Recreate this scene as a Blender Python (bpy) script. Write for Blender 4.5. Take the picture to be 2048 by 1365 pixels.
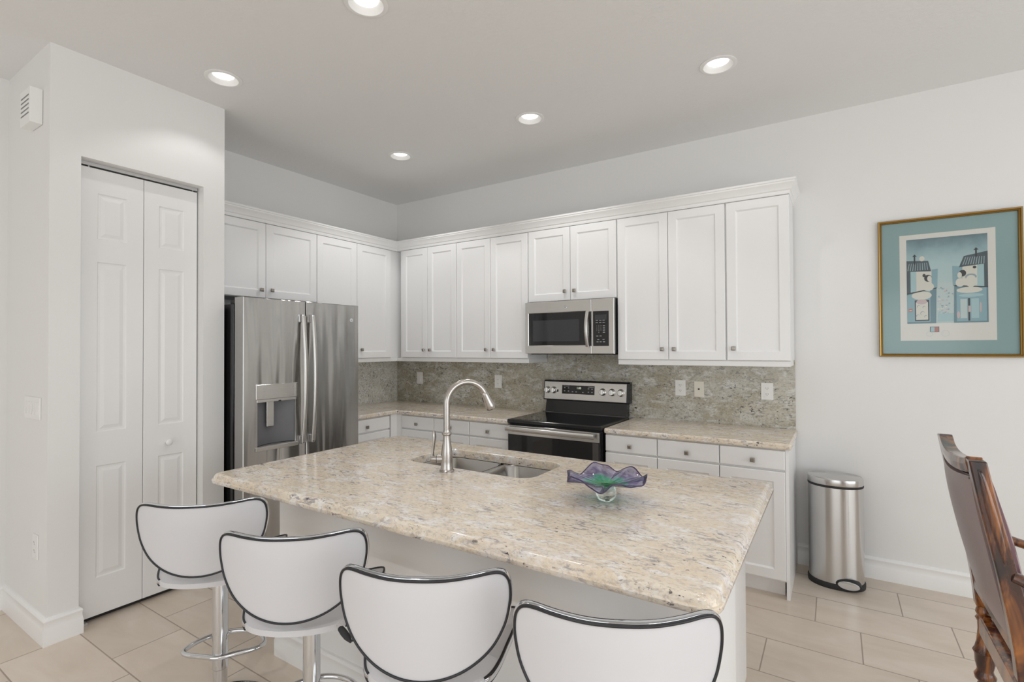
import bpy, bmesh, math, random
from mathutils import Vector, Matrix

for o in list(bpy.data.objects):
    bpy.data.objects.remove(o, do_unlink=True)
SC = bpy.context.scene
COL = SC.collection
PI = math.pi

# ------------------------------------------------------------------ camera
def make_camera():
    yaw, pitch, roll = 0.5693, 0.0125, -0.0047
    f = 1008.906
    cy, sy, cp, sp = math.cos(yaw), math.sin(yaw), math.cos(pitch), math.sin(pitch)
    fwd = Vector((-sy * cp, cy * cp, sp))
    right = Vector((cy, sy, 0))
    up = right.cross(fwd)
    cr, sr = math.cos(roll), math.sin(roll)
    r2 = right * cr + up * sr
    u2 = up * cr - right * sr
    cam = bpy.data.cameras.new('camera')
    ob = bpy.data.objects.new('camera', cam)
    COL.objects.link(ob)
    m = Matrix((r2, u2, -fwd)).transposed().to_4x4()
    m.translation = Vector((4.0304, -3.9706, 1.4837))
    ob.matrix_world = m
    cam.sensor_width = 36.0
    cam.lens = f * 36.0 / 2048.0
    cam.clip_start = 0.05
    cam.clip_end = 100
    SC.camera = ob
make_camera()

# ------------------------------------------------------------------ world, lights, exposure
W = bpy.data.worlds.new('sky')
SC.world = W
W.use_nodes = True
bg = W.node_tree.nodes['Background']
bg.inputs[0].default_value = (0.88, 0.95, 1.0, 1)
bg.inputs[1].default_value = 0.45

def area(name, loc, rot, sx, sy, power, col=(1, 1, 1)):
    l = bpy.data.lights.new(name, 'AREA')
    l.shape = 'RECTANGLE'
    l.size, l.size_y = sx, sy
    l.energy = power
    l.color = col
    o = bpy.data.objects.new(name, l)
    COL.objects.link(o)
    o.location = loc
    o.rotation_euler = rot
    return o
# daylight through the sliding doors behind the camera and the windows of the dining side
area('daylight_rear', (3.6, -8.95, 1.30), (PI / 2, 0, 0), 5.0, 2.4, 45, (0.92, 0.965, 1.0))
area('daylight_right', (7.55, -3.6, 1.45), (PI / 2, 0, PI / 2), 4.6, 2.1, 56, (0.92, 0.965, 1.0))

VS = SC.view_settings
VS.view_transform = 'Standard'
VS.look = 'None'
VS.exposure = 0.48
VS.gamma = 1.0
VS.use_curve_mapping = False
SC.cycles.max_bounces = 12
SC.cycles.diffuse_bounces = 10
SC.cycles.glossy_bounces = 5
SC.cycles.transmission_bounces = 10
SC.cycles.sample_clamp_indirect = 6.0
SC.cycles.caustics_reflective = False

# ------------------------------------------------------------------ material helpers
class NT:
    def __init__(s, name):
        s.m = bpy.data.materials.new(name)
        s.m.use_nodes = True
        s.t = s.m.node_tree
        s.b = s.t.nodes['Principled BSDF']
    def n(s, typ, **kw):
        nd = s.t.nodes.new(typ)
        for k, v in kw.items():
            setattr(nd, k, v)
        return nd
    def l(s, a, b):
        s.t.links.new(a, b)
    def val(s, x):
        return x
    def math(s, op, a, b=None, c=None):
        nd = s.n('ShaderNodeMath', operation=op)
        for i, x in enumerate((a, b, c)):
            if x is None:
                continue
            if isinstance(x, (int, float)):
                nd.inputs[i].default_value = x
            else:
                s.l(x, nd.inputs[i])
        return nd.outputs[0]
    def coord(s, scale=(1, 1, 1), rot=(0, 0, 0), loc=(0, 0, 0), out='Object'):
        tc = s.n('ShaderNodeTexCoord')
        mp = s.n('ShaderNodeMapping')
        mp.inputs['Scale'].default_value = scale
        mp.inputs['Rotation'].default_value = rot
        mp.inputs['Location'].default_value = loc
        s.l(tc.outputs[out], mp.inputs[0])
        return mp.outputs[0]
    def noise(s, vec, scale, detail=2, rough=0.5, dist=0.0):
        nd = s.n('ShaderNodeTexNoise')
        nd.inputs['Scale'].default_value = scale
        nd.inputs['Detail'].default_value = detail
        nd.inputs['Roughness'].default_value = rough
        nd.inputs['Distortion'].default_value = dist
        s.l(vec, nd.inputs['Vector'])
        return nd.outputs['Fac']
    def ramp(s, fac, stops, interp='LINEAR'):
        nd = s.n('ShaderNodeValToRGB')
        cr = nd.color_ramp
        cr.interpolation = interp
        while len(cr.elements) < len(stops):
            cr.elements.new(0.5)
        for e, (p, c) in zip(cr.elements, stops):
            e.position = p
            if isinstance(c, (int, float)):
                c = (c, c, c)
            e.color = (*c, 1)
        s.l(fac, nd.inputs[0])
        return nd.outputs[0]
    def mix(s, fac, a, b):
        nd = s.n('ShaderNodeMix', data_type='RGBA')
        for i, x in ((0, fac), (6, a), (7, b)):
            if isinstance(x, (int, float)):
                nd.inputs[i].default_value = x
            elif isinstance(x, tuple):
                nd.inputs[i].default_value = (*x, 1)
            else:
                s.l(x, nd.inputs[i])
        return nd.outputs[2]
    def bump(s, h, strength=0.1, dist=0.01):
        nd = s.n('ShaderNodeBump')
        nd.inputs['Strength'].default_value = strength
        nd.inputs['Distance'].default_value = dist
        s.l(h, nd.inputs['Height'])
        s.l(nd.outputs[0], s.b.inputs['Normal'])
        return nd
    def set(s, **kw):
        for k, v in kw.items():
            i = s.b.inputs[k.replace('_', ' ')]
            if isinstance(v, tuple):
                v = (*v, 1)
            if hasattr(v, 'links') or hasattr(v, 'is_linked'):
                s.l(v, i)
            else:
                i.default_value = v
        return s

def plain(name, col, rough=0.5, metal=0.0, **kw):
    t = NT(name)
    t.set(Base_Color=col, Roughness=rough, Metallic=metal, **kw)
    return t.m

def paint(name, col, rough, scale, strength, dist):
    t = NT(name)
    v = t.coord()
    t.set(Base_Color=col, Roughness=rough)
    t.bump(t.noise(v, scale, 3, 0.6), strength, dist)
    return t.m

M = {}
M['wall'] = paint('wall_paint', (0.80, 0.798, 0.79), 0.6, 160, 0.08, 0.002)

def ceiling_mat():
    t = NT('ceiling_paint')
    v = t.coord()
    h = t.ramp(t.noise(v, 38, 3, 0.55), [(0.45, 0.0), (0.6, 1.0)])
    t.set(Base_Color=(0.80, 0.80, 0.80), Roughness=0.75)
    t.bump(h, 0.12, 0.003)
    return t.m
M['ceiling'] = ceiling_mat()
M['trim'] = plain('white_trim_enamel', (0.86, 0.86, 0.855), 0.35)
M['cabinet'] = plain('white_cabinet_lacquer', (0.86, 0.86, 0.86), 0.33)
M['door'] = plain('white_door_enamel', (0.84, 0.84, 0.84), 0.4)
M['island'] = plain('white_island_paint', (0.84, 0.84, 0.835), 0.5)
M['plastic'] = plain('white_plastic', (0.84, 0.84, 0.83), 0.3)
M['cream'] = plain('cream_plastic', (0.78, 0.75, 0.66), 0.35)
M['slot'] = plain('dark_slot', (0.03, 0.03, 0.03), 0.6)
M['gap'] = plain('shadow_gap_grey', (0.25, 0.25, 0.25), 0.7)  # grey painted in for the shade of rocker seams and slits
M['black'] = plain('black_gloss_enamel', (0.012, 0.012, 0.013), 0.16)
M['blackmatte'] = plain('black_matte', (0.02, 0.02, 0.022), 0.45)
M['blackglass'] = plain('black_glass', (0.006, 0.006, 0.007), 0.04)
M['windowglass'] = plain('smoked_oven_glass', (0.035, 0.036, 0.04), 0.06)
M['knob'] = plain('antique_nickel', (0.33, 0.30, 0.26), 0.34, 1.0)
M['rubber'] = plain('black_rubber', (0.018, 0.018, 0.02), 0.6)
M['chrome'] = plain('chrome', (0.68, 0.69, 0.71), 0.07, 1.0)
M['nickel'] = plain('brushed_nickel', (0.48, 0.45, 0.42), 0.27, 1.0)
M['leather_white'] = plain('white_leatherette', (0.62, 0.62, 0.64), 0.38)
M['piping'] = plain('black_piping', (0.012, 0.012, 0.015), 0.4)
M['bead'] = plain('silver_track', (0.62, 0.62, 0.62), 0.4, 0.6)

def stainless(name, col, rough, axis, wav=0.0, wscale=(2, 9, 0.6), aniso=0.75):
    """brushed steel; axis = the direction of the grain lines"""
    t = NT(name)
    sc = {'x': (2, 260, 260), 'y': (260, 2, 260), 'z': (260, 260, 2), 'h': (3, 3, 420)}[axis]
    g = t.noise(t.coord(sc), 1.0, 3, 0.6)
    r = t.ramp(g, [(0.25, rough * 0.93), (0.75, rough * 1.07)])
    t.set(Base_Color=col, Metallic=1.0, Roughness=r, Anisotropic=aniso)
    tg = t.n('ShaderNodeTangent', direction_type='RADIAL', axis='Z')
    t.l(tg.outputs[0], t.b.inputs['Tangent'])
    t.b.inputs['Anisotropic Rotation'].default_value = 0.25
    if wav > 0:
        w = t.noise(t.coord(wscale), 1.0, 1.5, 0.5, 0.3)
        t.bump(w, wav, 0.05)
    return t.m
M['steel'] = stainless('brushed_stainless', (0.60, 0.585, 0.56), 0.26, 'h')
M['fridge_steel'] = stainless('fridge_stainless', (0.50, 0.49, 0.475), 0.23, 'h', 0.30, (2, 8, 0.9), 0.94)
M['can_steel'] = stainless('bin_stainless', (0.62, 0.61, 0.60), 0.24, 'z')
M['sink_steel'] = stainless('sink_stainless', (0.42, 0.41, 0.395), 0.24, 'x', 0, (1, 1, 1), 0.3)

def granite(name, kind):
    t = NT(name)
    R_ = (0, 0, 0.30)
    big = t.noise(t.coord((1.0, 1.6, 1.4), R_), 2.4, 4, 0.6, 0.6)
    mid = t.noise(t.coord((0.8, 1.7, 1.5), R_), 11.0, 6, 0.68, 0.5)
    fine = t.noise(t.coord((0.85, 1.35, 1.3), R_), 60.0, 6, 0.72, 0.2)
    grain = t.noise(t.coord((0.9, 1.3, 1.2), R_, (4, 9, 2)), 120.0, 3, 0.6)
    strk = t.noise(t.coord((0.55, 1.5, 1.4), R_), 38.0, 5, 0.66, 0.8)
    spk = t.noise(t.coord((0.75, 1.25, 1.2), R_, (3.1, 1.7, 0.4)), 62.0, 3, 0.6, 0.4)
    if kind == 'top':
        base = t.ramp(big, [(0.36, (0.77, 0.70, 0.63)), (0.48, (0.78, 0.665, 0.51)), (0.62, (0.80, 0.72, 0.60))])
        base = t.mix(t.ramp(mid, [(0.50, 0.0), (0.60, 0.9)]), base, (0.86, 0.845, 0.825))
        base = t.mix(t.ramp(fine, [(0.38, 0.9), (0.50, 0.0)]), base, (0.58, 0.49, 0.41))
        base = t.mix(t.ramp(grain, [(0.53, 0.0), (0.66, 0.5)]), base, (0.84, 0.81, 0.77))
        grey, dark = (0.30, 0.28, 0.30), (0.08, 0.065, 0.075)
        s0, d0 = 0.545, 0.64
    else:
        pal = {'splash': ((0.55, 0.54, 0.48), (0.40, 0.365, 0.275), (0.53, 0.50, 0.42), (0.68, 0.68, 0.655)),
               'splash_grey': ((0.74, 0.74, 0.70), (0.66, 0.65, 0.59), (0.72, 0.715, 0.66), (0.80, 0.805, 0.80))}[kind]
        base = t.ramp(big, [(0.38, pal[0]), (0.52, pal[1]), (0.66, pal[2])])
        base = t.mix(t.ramp(mid, [(0.49, 0.0), (0.62, 0.85)]), base, pal[3])
        base = t.mix(t.ramp(fine, [(0.38, 0.7), (0.50, 0.0)]), base, (0.27, 0.25, 0.20))
        base = t.mix(t.ramp(grain, [(0.55, 0.0), (0.68, 0.5)]), base, (0.70, 0.70, 0.67))
        grey, dark = (0.19, 0.185, 0.185), (0.05, 0.047, 0.045)
        s0, d0 = 0.55, 0.625
    clus = t.ramp(t.noise(t.coord((1, 1.6, 1.6), R_, (7, 2, 5)), 4.2, 3, 0.6, 0.5), [(0.42, 0.0), (0.58, 1.0)])
    sm = t.math('MULTIPLY', t.ramp(strk, [(s0, 0.0), (s0 + 0.07, 0.9)]), t.math('MULTIPLY_ADD', clus, 0.8, 0.12))
    c = t.mix(sm, base, grey)
    dm = t.math('MULTIPLY', t.ramp(spk, [(d0, 0.0), (d0 + 0.03, 1.0)]), t.math('MULTIPLY_ADD', clus, 0.75, 0.2))
    c = t.mix(dm, c, dark)
    t.set(Base_Color=c, Roughness=0.12 if kind == 'top' else 0.2)
    t.b.inputs['Specular IOR Level'].default_value = 0.45
    return t.m
M['splash_grey'] = granite('pale_grey_granite', 'splash_grey')
M['granite'] = granite('cream_granite', 'top')
M['splash'] = granite('olive_grey_granite', 'splash')

def tile_mat():
    t = NT('porcelain_floor_tile')
    ta, tb, sh, tx, ty, g = 0.3093, 0.6052, 0.2018, 4.328, -0.4838, 0.0028
    geo = t.n('ShaderNodeNewGeometry')
    sep = t.n('ShaderNodeSeparateXYZ')
    t.l(geo.outputs['Position'], sep.inputs[0])
    x, y = sep.outputs[0], sep.outputs[1]
    rv = t.math('DIVIDE', t.math('SUBTRACT', ty, y), ta)          # 0 at the first long joint
    row = t.math('FLOOR', rv)
    fr = t.math('SUBTRACT', rv, row)
    xs = t.math('SUBTRACT', t.math('SUBTRACT', x, tx), t.math('MULTIPLY', t.math('ADD', row, 1.0), sh))
    cv = t.math('DIVIDE', xs, tb)
    colm = t.math('FLOOR', cv)
    fc = t.math('SUBTRACT', cv, colm)
    dy = t.math('MULTIPLY', t.math('MINIMUM', fr, t.math('SUBTRACT', 1.0, fr)), ta)
    dx = t.math('MULTIPLY', t.math('MINIMUM', fc, t.math('SUBTRACT', 1.0, fc)), tb)
    d = t.math('MINIMUM', dx, dy)
    joint = t.ramp(t.math('DIVIDE', d, g * 2), [(0.40, 1.0), (0.62, 0.0)])
    cmb = t.n('ShaderNodeCombineXYZ')
    t.l(row, cmb.inputs[0]); t.l(colm, cmb.inputs[1])
    wn = t.n('ShaderNodeTexWhiteNoise', noise_dimensions='2D')
    t.l(cmb.outputs[0], wn.inputs['Vector'])
    off = t.n('ShaderNodeVectorMath', operation='MULTIPLY_ADD')
    t.l(wn.outputs['Color'], off.inputs[0])
    off.inputs[1].default_value = (9, 9, 9)
    t.l(geo.outputs['Position'], off.inputs[2])
    mp = t.n('ShaderNodeMapping')
    mp.inputs['Scale'].default_value = (1.6, 4.5, 1)
    t.l(off.outputs[0], mp.inputs[0])
    n1 = t.noise(mp.outputs[0], 1.6, 5, 0.6, 0.5)
    c = t.ramp(n1, [(0.3, (0.62, 0.535, 0.45)), (0.52, (0.675, 0.59, 0.505)), (0.72, (0.72, 0.645, 0.565))])
    tint = t.math('MULTIPLY_ADD', wn.outputs['Value'], 0.08, 0.96)
    hs = t.n('ShaderNodeHueSaturation')
    t.l(c, hs.inputs['Color']); t.l(tint, hs.inputs['Value'])
    c = t.mix(joint, hs.outputs[0], (0.38, 0.31, 0.26))
    t.set(Base_Color=c, Roughness=t.math('MULTIPLY_ADD', joint, 0.4, 0.28))
    t.bump(t.math('SUBTRACT', 1.0, joint), 0.35, 0.0015)
    return t.m
M['tile'] = tile_mat()

def wood_mat():
    t = NT('polished_walnut')
    n = t.noise(t.coord((7, 7, 2.2)), 1.6, 4, 0.65, 1.2)
    c = t.ramp(n, [(0.36, (0.010, 0.003, 0.003)), (0.49, (0.07, 0.018, 0.006)), (0.64, (0.36, 0.125, 0.022))])
    t.set(Base_Color=c, Roughness=0.22)
    t.b.inputs['Coat Weight'].default_value = 0.6
    t.b.inputs['Coat Roughness'].default_value = 0.12
    return t.m
M['wood'] = wood_mat()
M['leather'] = plain('burgundy_leather', (0.23, 0.125, 0.15), 0.25)
M['gold'] = plain('gilt_frame', (0.36, 0.23, 0.075), 0.32, 0.85)
M['brownwood'] = plain('dark_gilt_edge', (0.10, 0.055, 0.022), 0.4, 0.3)

def emit(name, col, s):
    t = NT(name)
    t.set(Base_Color=(0.9, 0.9, 0.9), Emission_Color=col, Emission_Strength=s)
    return t.m
M['lens'] = emit('lamp_lens', (1.0, 0.985, 0.96), 2.4)
M['led'] = emit('clock_digits', (0.75, 0.85, 0.45), 0.5)
M['legend'] = plain('grey_legend_print', (0.42, 0.42, 0.43), 0.5)

def bowl_glass():
    t = NT('art_glass')
    tc = t.n('ShaderNodeTexCoord')
    sep = t.n('ShaderNodeSeparateXYZ')
    t.l(tc.outputs['Object'], sep.inputs[0])
    r = t.math('SQRT', t.math('ADD', t.math('MULTIPLY', sep.outputs[0], sep.outputs[0]), t.math('MULTIPLY', sep.outputs[1], sep.outputs[1])))
    nz = t.noise(t.coord((1, 1, 1)), 18, 3, 0.6, 1.6)
    f = t.math('ADD', t.math('DIVIDE', r, 0.16), t.math('MULTIPLY_ADD', nz, 0.9, -0.45))
    c = t.ramp(f, [(0.16, (0.01, 0.46, 0.14)), (0.34, (0.06, 0.50, 0.36)), (0.47, (0.30, 0.44, 0.62)), (0.60, (0.23, 0.19, 0.44)), (0.74, (0.46, 0.47, 0.70)), (0.88, (0.50, 0.50, 0.68)), (1.0, (0.30, 0.24, 0.46))])
    t.set(Base_Color=c, Roughness=0.02, IOR=1.45)
    t.b.inputs['Transmission Weight'].default_value = 0.94
    return t.m
M['artglass'] = bowl_glass()
M['rimglass'] = plain('dark_violet_glass', (0.05, 0.035, 0.09), 0.05)
def clear_glass():
    t = NT('clear_glass')
    t.set(Base_Color=(0.86, 0.95, 0.93), Roughness=0.01, IOR=1.45)
    t.b.inputs['Transmission Weight'].default_value = 1.0
    return t.m
M['clearglass'] = clear_glass()

# ------------------------------------------------------------------ mesh builder
class MB:
    def __init__(s, xf=None):
        s.v, s.f, s.mi, s.xf, s.cur = [], [], [], xf, 0
    def add(s, vs, fs):
        b = len(s.v)
        s.v += [tuple(s.xf(*p)) if s.xf else tuple(p) for p in vs]
        s.f += [tuple(i + b for i in f) for f in fs]
        s.mi += [s.cur] * len(fs)
        return s
    def box(s, x0, x1, y0, y1, z0, z1):
        return s.add([(x, y, z) for z in (z0, z1) for y in (y0, y1) for x in (x0, x1)],
                     [(0, 2, 3, 1), (4, 5, 7, 6), (0, 1, 5, 4), (2, 6, 7, 3), (0, 4, 6, 2), (1, 3, 7, 5)])
    def loops(s, ls, close0=True, close1=True, cyc=True):
        n = len(ls[0])
        vs = [p for l in ls for p in l]
        fs = []
        for k in range(len(ls) - 1):
            for i in range(n if cyc else n - 1):
                j = (i + 1) % n
                fs.append((k * n + i, k * n + j, (k + 1) * n + j, (k + 1) * n + i))
        if close0:
            fs.append(tuple(range(n)))
        if close1:
            fs.append(tuple((len(ls) - 1) * n + i for i in reversed(range(n))))
        return s.add(vs, fs)
    def tube(s, pts, r, n=10, closed=False, caps=True, flat=None, up=None):
        P = [Vector(p) for p in pts]
        m = len(P)
        rr = r if isinstance(r, (list, tuple)) else [r] * m
        T = []
        for i in range(m):
            a = P[(i - 1) % m] if closed or i > 0 else P[i]
            b = P[(i + 1) % m] if closed or i < m - 1 else P[i]
            T.append((b - a).normalized())
        u = Vector(up) if up else None
        if u is None:
            u = Vector((0, 0, 1)) if abs(T[0].z) < 0.9 else Vector((1, 0, 0))
        rings = []
        nrm = (u - T[0] * u.dot(T[0])).normalized()
        for i in range(m):
            if up:
                nrm = (u - T[i] * u.dot(T[i])).normalized()
            else:
                nrm = (nrm - T[i] * nrm.dot(T[i])).normalized()
            bn = T[i].cross(nrm)
            k = flat if flat else (1, 1)
            rings.append([tuple(P[i] + nrm * math.cos(2 * PI * j / n) * rr[i] * k[0] + bn * math.sin(2 * PI * j / n) * rr[i] * k[1]) for j in range(n)])
        if closed:
            rings.append(rings[0])
            return s.loops(rings, False, False)
        return s.loops(rings, caps, caps)
    def lathe(s, prof, c=(0, 0, 0), n=32, axis='z', sx=1.0, sy=1.0):
        rings = []
        for r, h in prof:
            ring = []
            for j in range(n):
                a, b = r * math.cos(2 * PI * j / n) * sx, r * math.sin(2 * PI * j / n) * sy
                p = {'z': (a, b, h), 'y': (a, h, b), 'x': (h, a, b)}[axis]
                ring.append((c[0] + p[0], c[1] + p[1], c[2] + p[2]))
            rings.append(ring)
        return s.loops(rings)
    def cyl(s, c, r, h, n=24, axis='z'):
        return s.lathe([(r, 0), (r, h)], c, n, axis)
    def prism(s, poly, z0, z1):
        return s.loops([[(x, y, z0) for x, y in poly], [(x, y, z1) for x, y in poly]])
    def sweep(s, path, prof):
        """closed profile (d to the right of the path, z) along a mitred xy path"""
        P = [Vector(p) for p in path]
        rings = []
        for i, p in enumerate(P):
            ns = []
            if i > 0:
                d = (P[i] - P[i - 1]).normalized(); ns.append(Vector((d.y, -d.x)))
            if i < len(P) - 1:
                d = (P[i + 1] - P[i]).normalized(); ns.append(Vector((d.y, -d.x)))
            mv = ns[0] if len(ns) == 1 else (ns[0] + ns[1]) / (1 + ns[0].dot(ns[1]))
            rings.append([(p.x + mv.x * d, p.y + mv.y * d, z) for d, z in prof])
        return s.loops(rings)
    def slab(s, a0, a1, z0, z1, d0, d1, panels=(), rings=((0.0, 0.0), (0.008, -0.008)), ease=0.002):
        """front at d1; panels (a0,a1,z0,z1) are sunk in by rings of (inset, depth)"""
        xs = sorted({a0, a1, *[q for p in panels for q in p[:2]]})
        zs = sorted({z0, z1, *[q for p in panels for q in p[2:]]})
        def pin(i, j, d, e=0.0):
            a, z = xs[i], zs[j]
            if i == 0: a += e
            if i == len(xs) - 1: a -= e
            if j == 0: z += e
            if j == len(zs) - 1: z -= e
            return (a, d, z)
        nx, nz = len(xs), len(zs)
        vs = [pin(i, j, d1, ease) for j in range(nz) for i in range(nx)]
        fs = []
        ps = {(xs.index(p[0]), zs.index(p[2])) for p in panels}
        pe = {(xs.index(p[0]), zs.index(p[2])): p for p in panels}
        inside = set()
        for p in panels:
            for i in range(xs.index(p[0]), xs.index(p[1])):
                for j in range(zs.index(p[2]), zs.index(p[3])):
                    inside.add((i, j))
        for j in range(nz - 1):
            for i in range(nx - 1):
                if (i, j) not in inside:
                    fs.append((j * nx + i, j * nx + i + 1, (j + 1) * nx + i + 1, (j + 1) * nx + i))
        s.add(vs, fs)
        per = [(i, 0) for i in range(nx)] + [(nx - 1, j) for j in range(1, nz)] + [(i, nz - 1) for i in range(nx - 2, -1, -1)] + [(0, j) for j in range(nz - 2, 0, -1)]
        s.loops([[pin(i, j, d1, ease) for i, j in per], [pin(i, j, d1 - ease) for i, j in per], [pin(i, j, d0) for i, j in per]], False, True)
        for a, b, c, d in panels:
            s.loops([[(a + q, d1 + e, c + q), (b - q, d1 + e, c + q), (b - q, d1 + e, d - q), (a + q, d1 + e, d - q)] for q, e in rings], False, True)
        return s
    def build(s, name, mat, parent=None, smooth=None, bevel=None, inv=None, seg=2, weld=True):
        me = bpy.data.meshes.new(name)
        me.from_pydata(s.v, [], s.f)
        mats = mat if isinstance(mat, (list, tuple)) else [mat]
        for m in mats:
            me.materials.append(M[m] if isinstance(m, str) else m)
        for p, i in zip(me.polygons, s.mi):
            p.material_index = i
        bm = bmesh.new()
        bm.from_mesh(me)
        if weld:
            bmesh.ops.remove_doubles(bm, verts=bm.verts, dist=1e-5)
        bmesh.ops.recalc_face_normals(bm, faces=bm.faces)
        bm.to_mesh(me)
        bm.free()
        if smooth:
            for p in me.polygons:
                p.use_smooth = True
            me.set_sharp_from_angle(angle=math.radians(smooth))
        ob = bpy.data.objects.new(name, me)
        COL.objects.link(ob)
        if bevel:
            md = ob.modifiers.new('bevel', 'BEVEL')
            md.width = bevel
            md.segments = seg
            md.limit_method = 'ANGLE'
            md.angle_limit = math.radians(40)
        if parent is not None:
            ob.parent = parent
            if parent.type == 'EMPTY' and parent.get('world_built'):
                ob.matrix_parent_inverse = Matrix.Translation(-Vector(parent.location))
        return ob

def tag(o, label, cat, group=None, kind=None):
    if label: o['label'] = label
    if cat: o['category'] = cat
    if group: o['group'] = group
    if kind: o['kind'] = kind
    return o
def thing(name, label, cat, loc=(0, 0, 0), rz=0, group=None, world=True):
    o = bpy.data.objects.new(name, None)
    COL.objects.link(o)
    o.location = loc
    o.rotation_euler = (0, 0, rz)
    o.empty_display_size = 0.1
    if world and rz == 0:
        o['world_built'] = 1
    return tag(o, label, cat, group)
def struct(mb, name, mat, label=None, cat=None, **kw):
    o = mb.build(name, mat, **kw)
    return tag(o, label, cat, None, 'structure')
def copy_tree(root, loc, rz, label, group=None):
    def rec(o, par):
        c = o.copy()
        COL.objects.link(c)
        if par is not None:
            c.parent = par
        for ch in list(kids.get(o.name, ())):
            rec(ch, c)
        return c
    kids = {}
    for o in list(COL.objects):
        if o.parent is not None:
            kids.setdefault(o.parent.name, []).append(o)
    r = rec(root, None)
    r.location = loc
    r.rotation_euler = (0, 0, rz)
    r['label'] = label
    if group: r['group'] = group
    return r

def cat_rom(pts, n=8, closed=False):
    P = [Vector(p) for p in pts]
    m = len(P)
    out = []
    for i in range(m if closed else m - 1):
        g = lambda k: P[k % m] if closed else P[max(0, min(m - 1, k))]
        p0, p1, p2, p3 = g(i - 1), g(i), g(i + 1), g(i + 2)
        for k in range(n):
            t = k / n
            out.append(0.5 * ((2 * p1) + (p2 - p0) * t + (2 * p0 - 5 * p1 + 4 * p2 - p3) * t * t + (3 * p1 - p0 - 3 * p2 + p3) * t ** 3))
    if not closed:
        out.append(P[-1])
    return out
def rrect(x0, x1, y0, y1, r, n=6):
    out = []
    rs = r if isinstance(r, (list, tuple)) else [r] * 4
    for (cx, cy, a0), q in zip(((x1, y1, 0), (x0, y1, PI / 2), (x0, y0, PI), (x1, y0, 1.5 * PI)), rs):
        sx = -1 if cx == x1 else 1
        sy = -1 if cy == y1 else 1
        for k in range(n + 1):
            a = a0 + PI / 2 * k / n
            out.append((cx + sx * q + q * math.cos(a), cy + sy * q + q * math.sin(a)))
    return out
def text_mesh(body, size, name, mat, parent, place):
    """letters as a flat mesh; place(x, y) -> world point"""
    cu = bpy.data.curves.new('lettering', 'FONT')
    cu.body = body
    cu.size = size
    cu.align_x = 'CENTER'
    cu.align_y = 'CENTER'
    cu.resolution_u = 3
    ob = bpy.data.objects.new('lettering', cu)
    COL.objects.link(ob)
    dg = bpy.context.evaluated_depsgraph_get()
    me = bpy.data.meshes.new_from_object(ob.evaluated_get(dg))
    bpy.data.objects.remove(ob, do_unlink=True)
    bpy.data.curves.remove(cu)
    me.name = name
    for v in me.vertices:
        v.co = place(v.co.x, v.co.y)
    me.materials.clear()
    me.materials.append(M[mat])
    o = bpy.data.objects.new(name, me)
    COL.objects.link(o)
    o.parent = parent
    if parent.type == 'EMPTY' and parent.get('world_built'):
        o.matrix_parent_inverse = Matrix.Translation(-Vector(parent.location))
    return o
RW = lambda a, d, z: (a, -d, z)          # range wall: a = x, d = out of the wall
FW = lambda a, d, z: (d, -a, z)          # refrigerator wall: a = -y

# ------------------------------------------------------------------ room shell
CH = 3.05
XR, YR = 7.6, -9.0
struct(MB().box(-0.1, XR + 0.1, YR - 0.1, 0.1, -0.1, 0.0), 'floor', 'tile', 'pale beige rectangular floor tiles laid in a third offset', 'floor')
LIGHTS = [(1.064, -2.423), (2.253, -2.41), (1.063, -1.008), (2.290, -1.010), (3.500, -1.000), (3.50, -2.415),
          (3.7, -5.0), (5.6, -5.0), (3.7, -7.0), (5.6, -7.0)]  # this row: unseen fill lamps, added to brighten fronts facing the camera
def ceiling():
    R, n = 0.079, 40
    bm = bmesh.new()
    rim = [(-0.1, YR - 0.1), (XR + 0.1, YR - 0.1), (XR + 0.1, 0.1), (-0.1, 0.1)]
    edges = []
    for loop in [rim] + [[(cx + R * math.cos(2 * PI * k / n), cy + R * math.sin(2 * PI * k / n)) for k in range(n)] for cx, cy in LIGHTS]:
        vs = [bm.verts.new((x, y, CH)) for x, y in loop]
        edges += [bm.edges.new((vs[i], vs[(i + 1) % len(vs)])) for i in range(len(vs))]
    bmesh.ops.triangle_fill(bm, use_beauty=True, edges=edges)
    bm.verts.index_update()
    mb = MB()
    mb.add([tuple(v.co) for v in bm.verts], [tuple(v.index for v in f.verts) for f in bm.faces])
    bm.free()
    mb.box(-0.1, XR + 0.1, YR - 0.1, 0.1, CH + 0.14, CH + 0.2)
    return struct(mb, 'ceiling', 'ceiling', 'light grey lightly textured ceiling with recessed lamps', 'ceiling')
ceiling()
struct(MB().box(-0.1, XR + 0.1, 0.0, 0.1, 0.0, CH + 0.14), 'wall_back', 'wall', 'off white wall behind the range and the picture', 'wall')
struct(MB().box(-0.1, 0.0, YR, 0.0, 0.0, CH + 0.14), 'wall_left', 'wall', 'off white wall behind the refrigerator', 'wall')
PX, PQ, PP, D0, D1, DZ = 0.686, -2.217, -3.088, -2.960, -2.346, 2.5065
wp = MB()
wp.box(0.576, PX, PP, D0, 0, CH).box(0.576, PX, D1, PQ, 0, CH).box(0.576, PX, D0, D1, DZ, CH)
wp.box(0.0, 0.576, PP, PP + 0.1, 0, CH).box(0.0, 0.576, PQ - 0.1, PQ, 0, CH)
struct(wp, 'wall_pantry', 'wall', 'off white wall box around the white bifold pantry door', 'wall')
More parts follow.
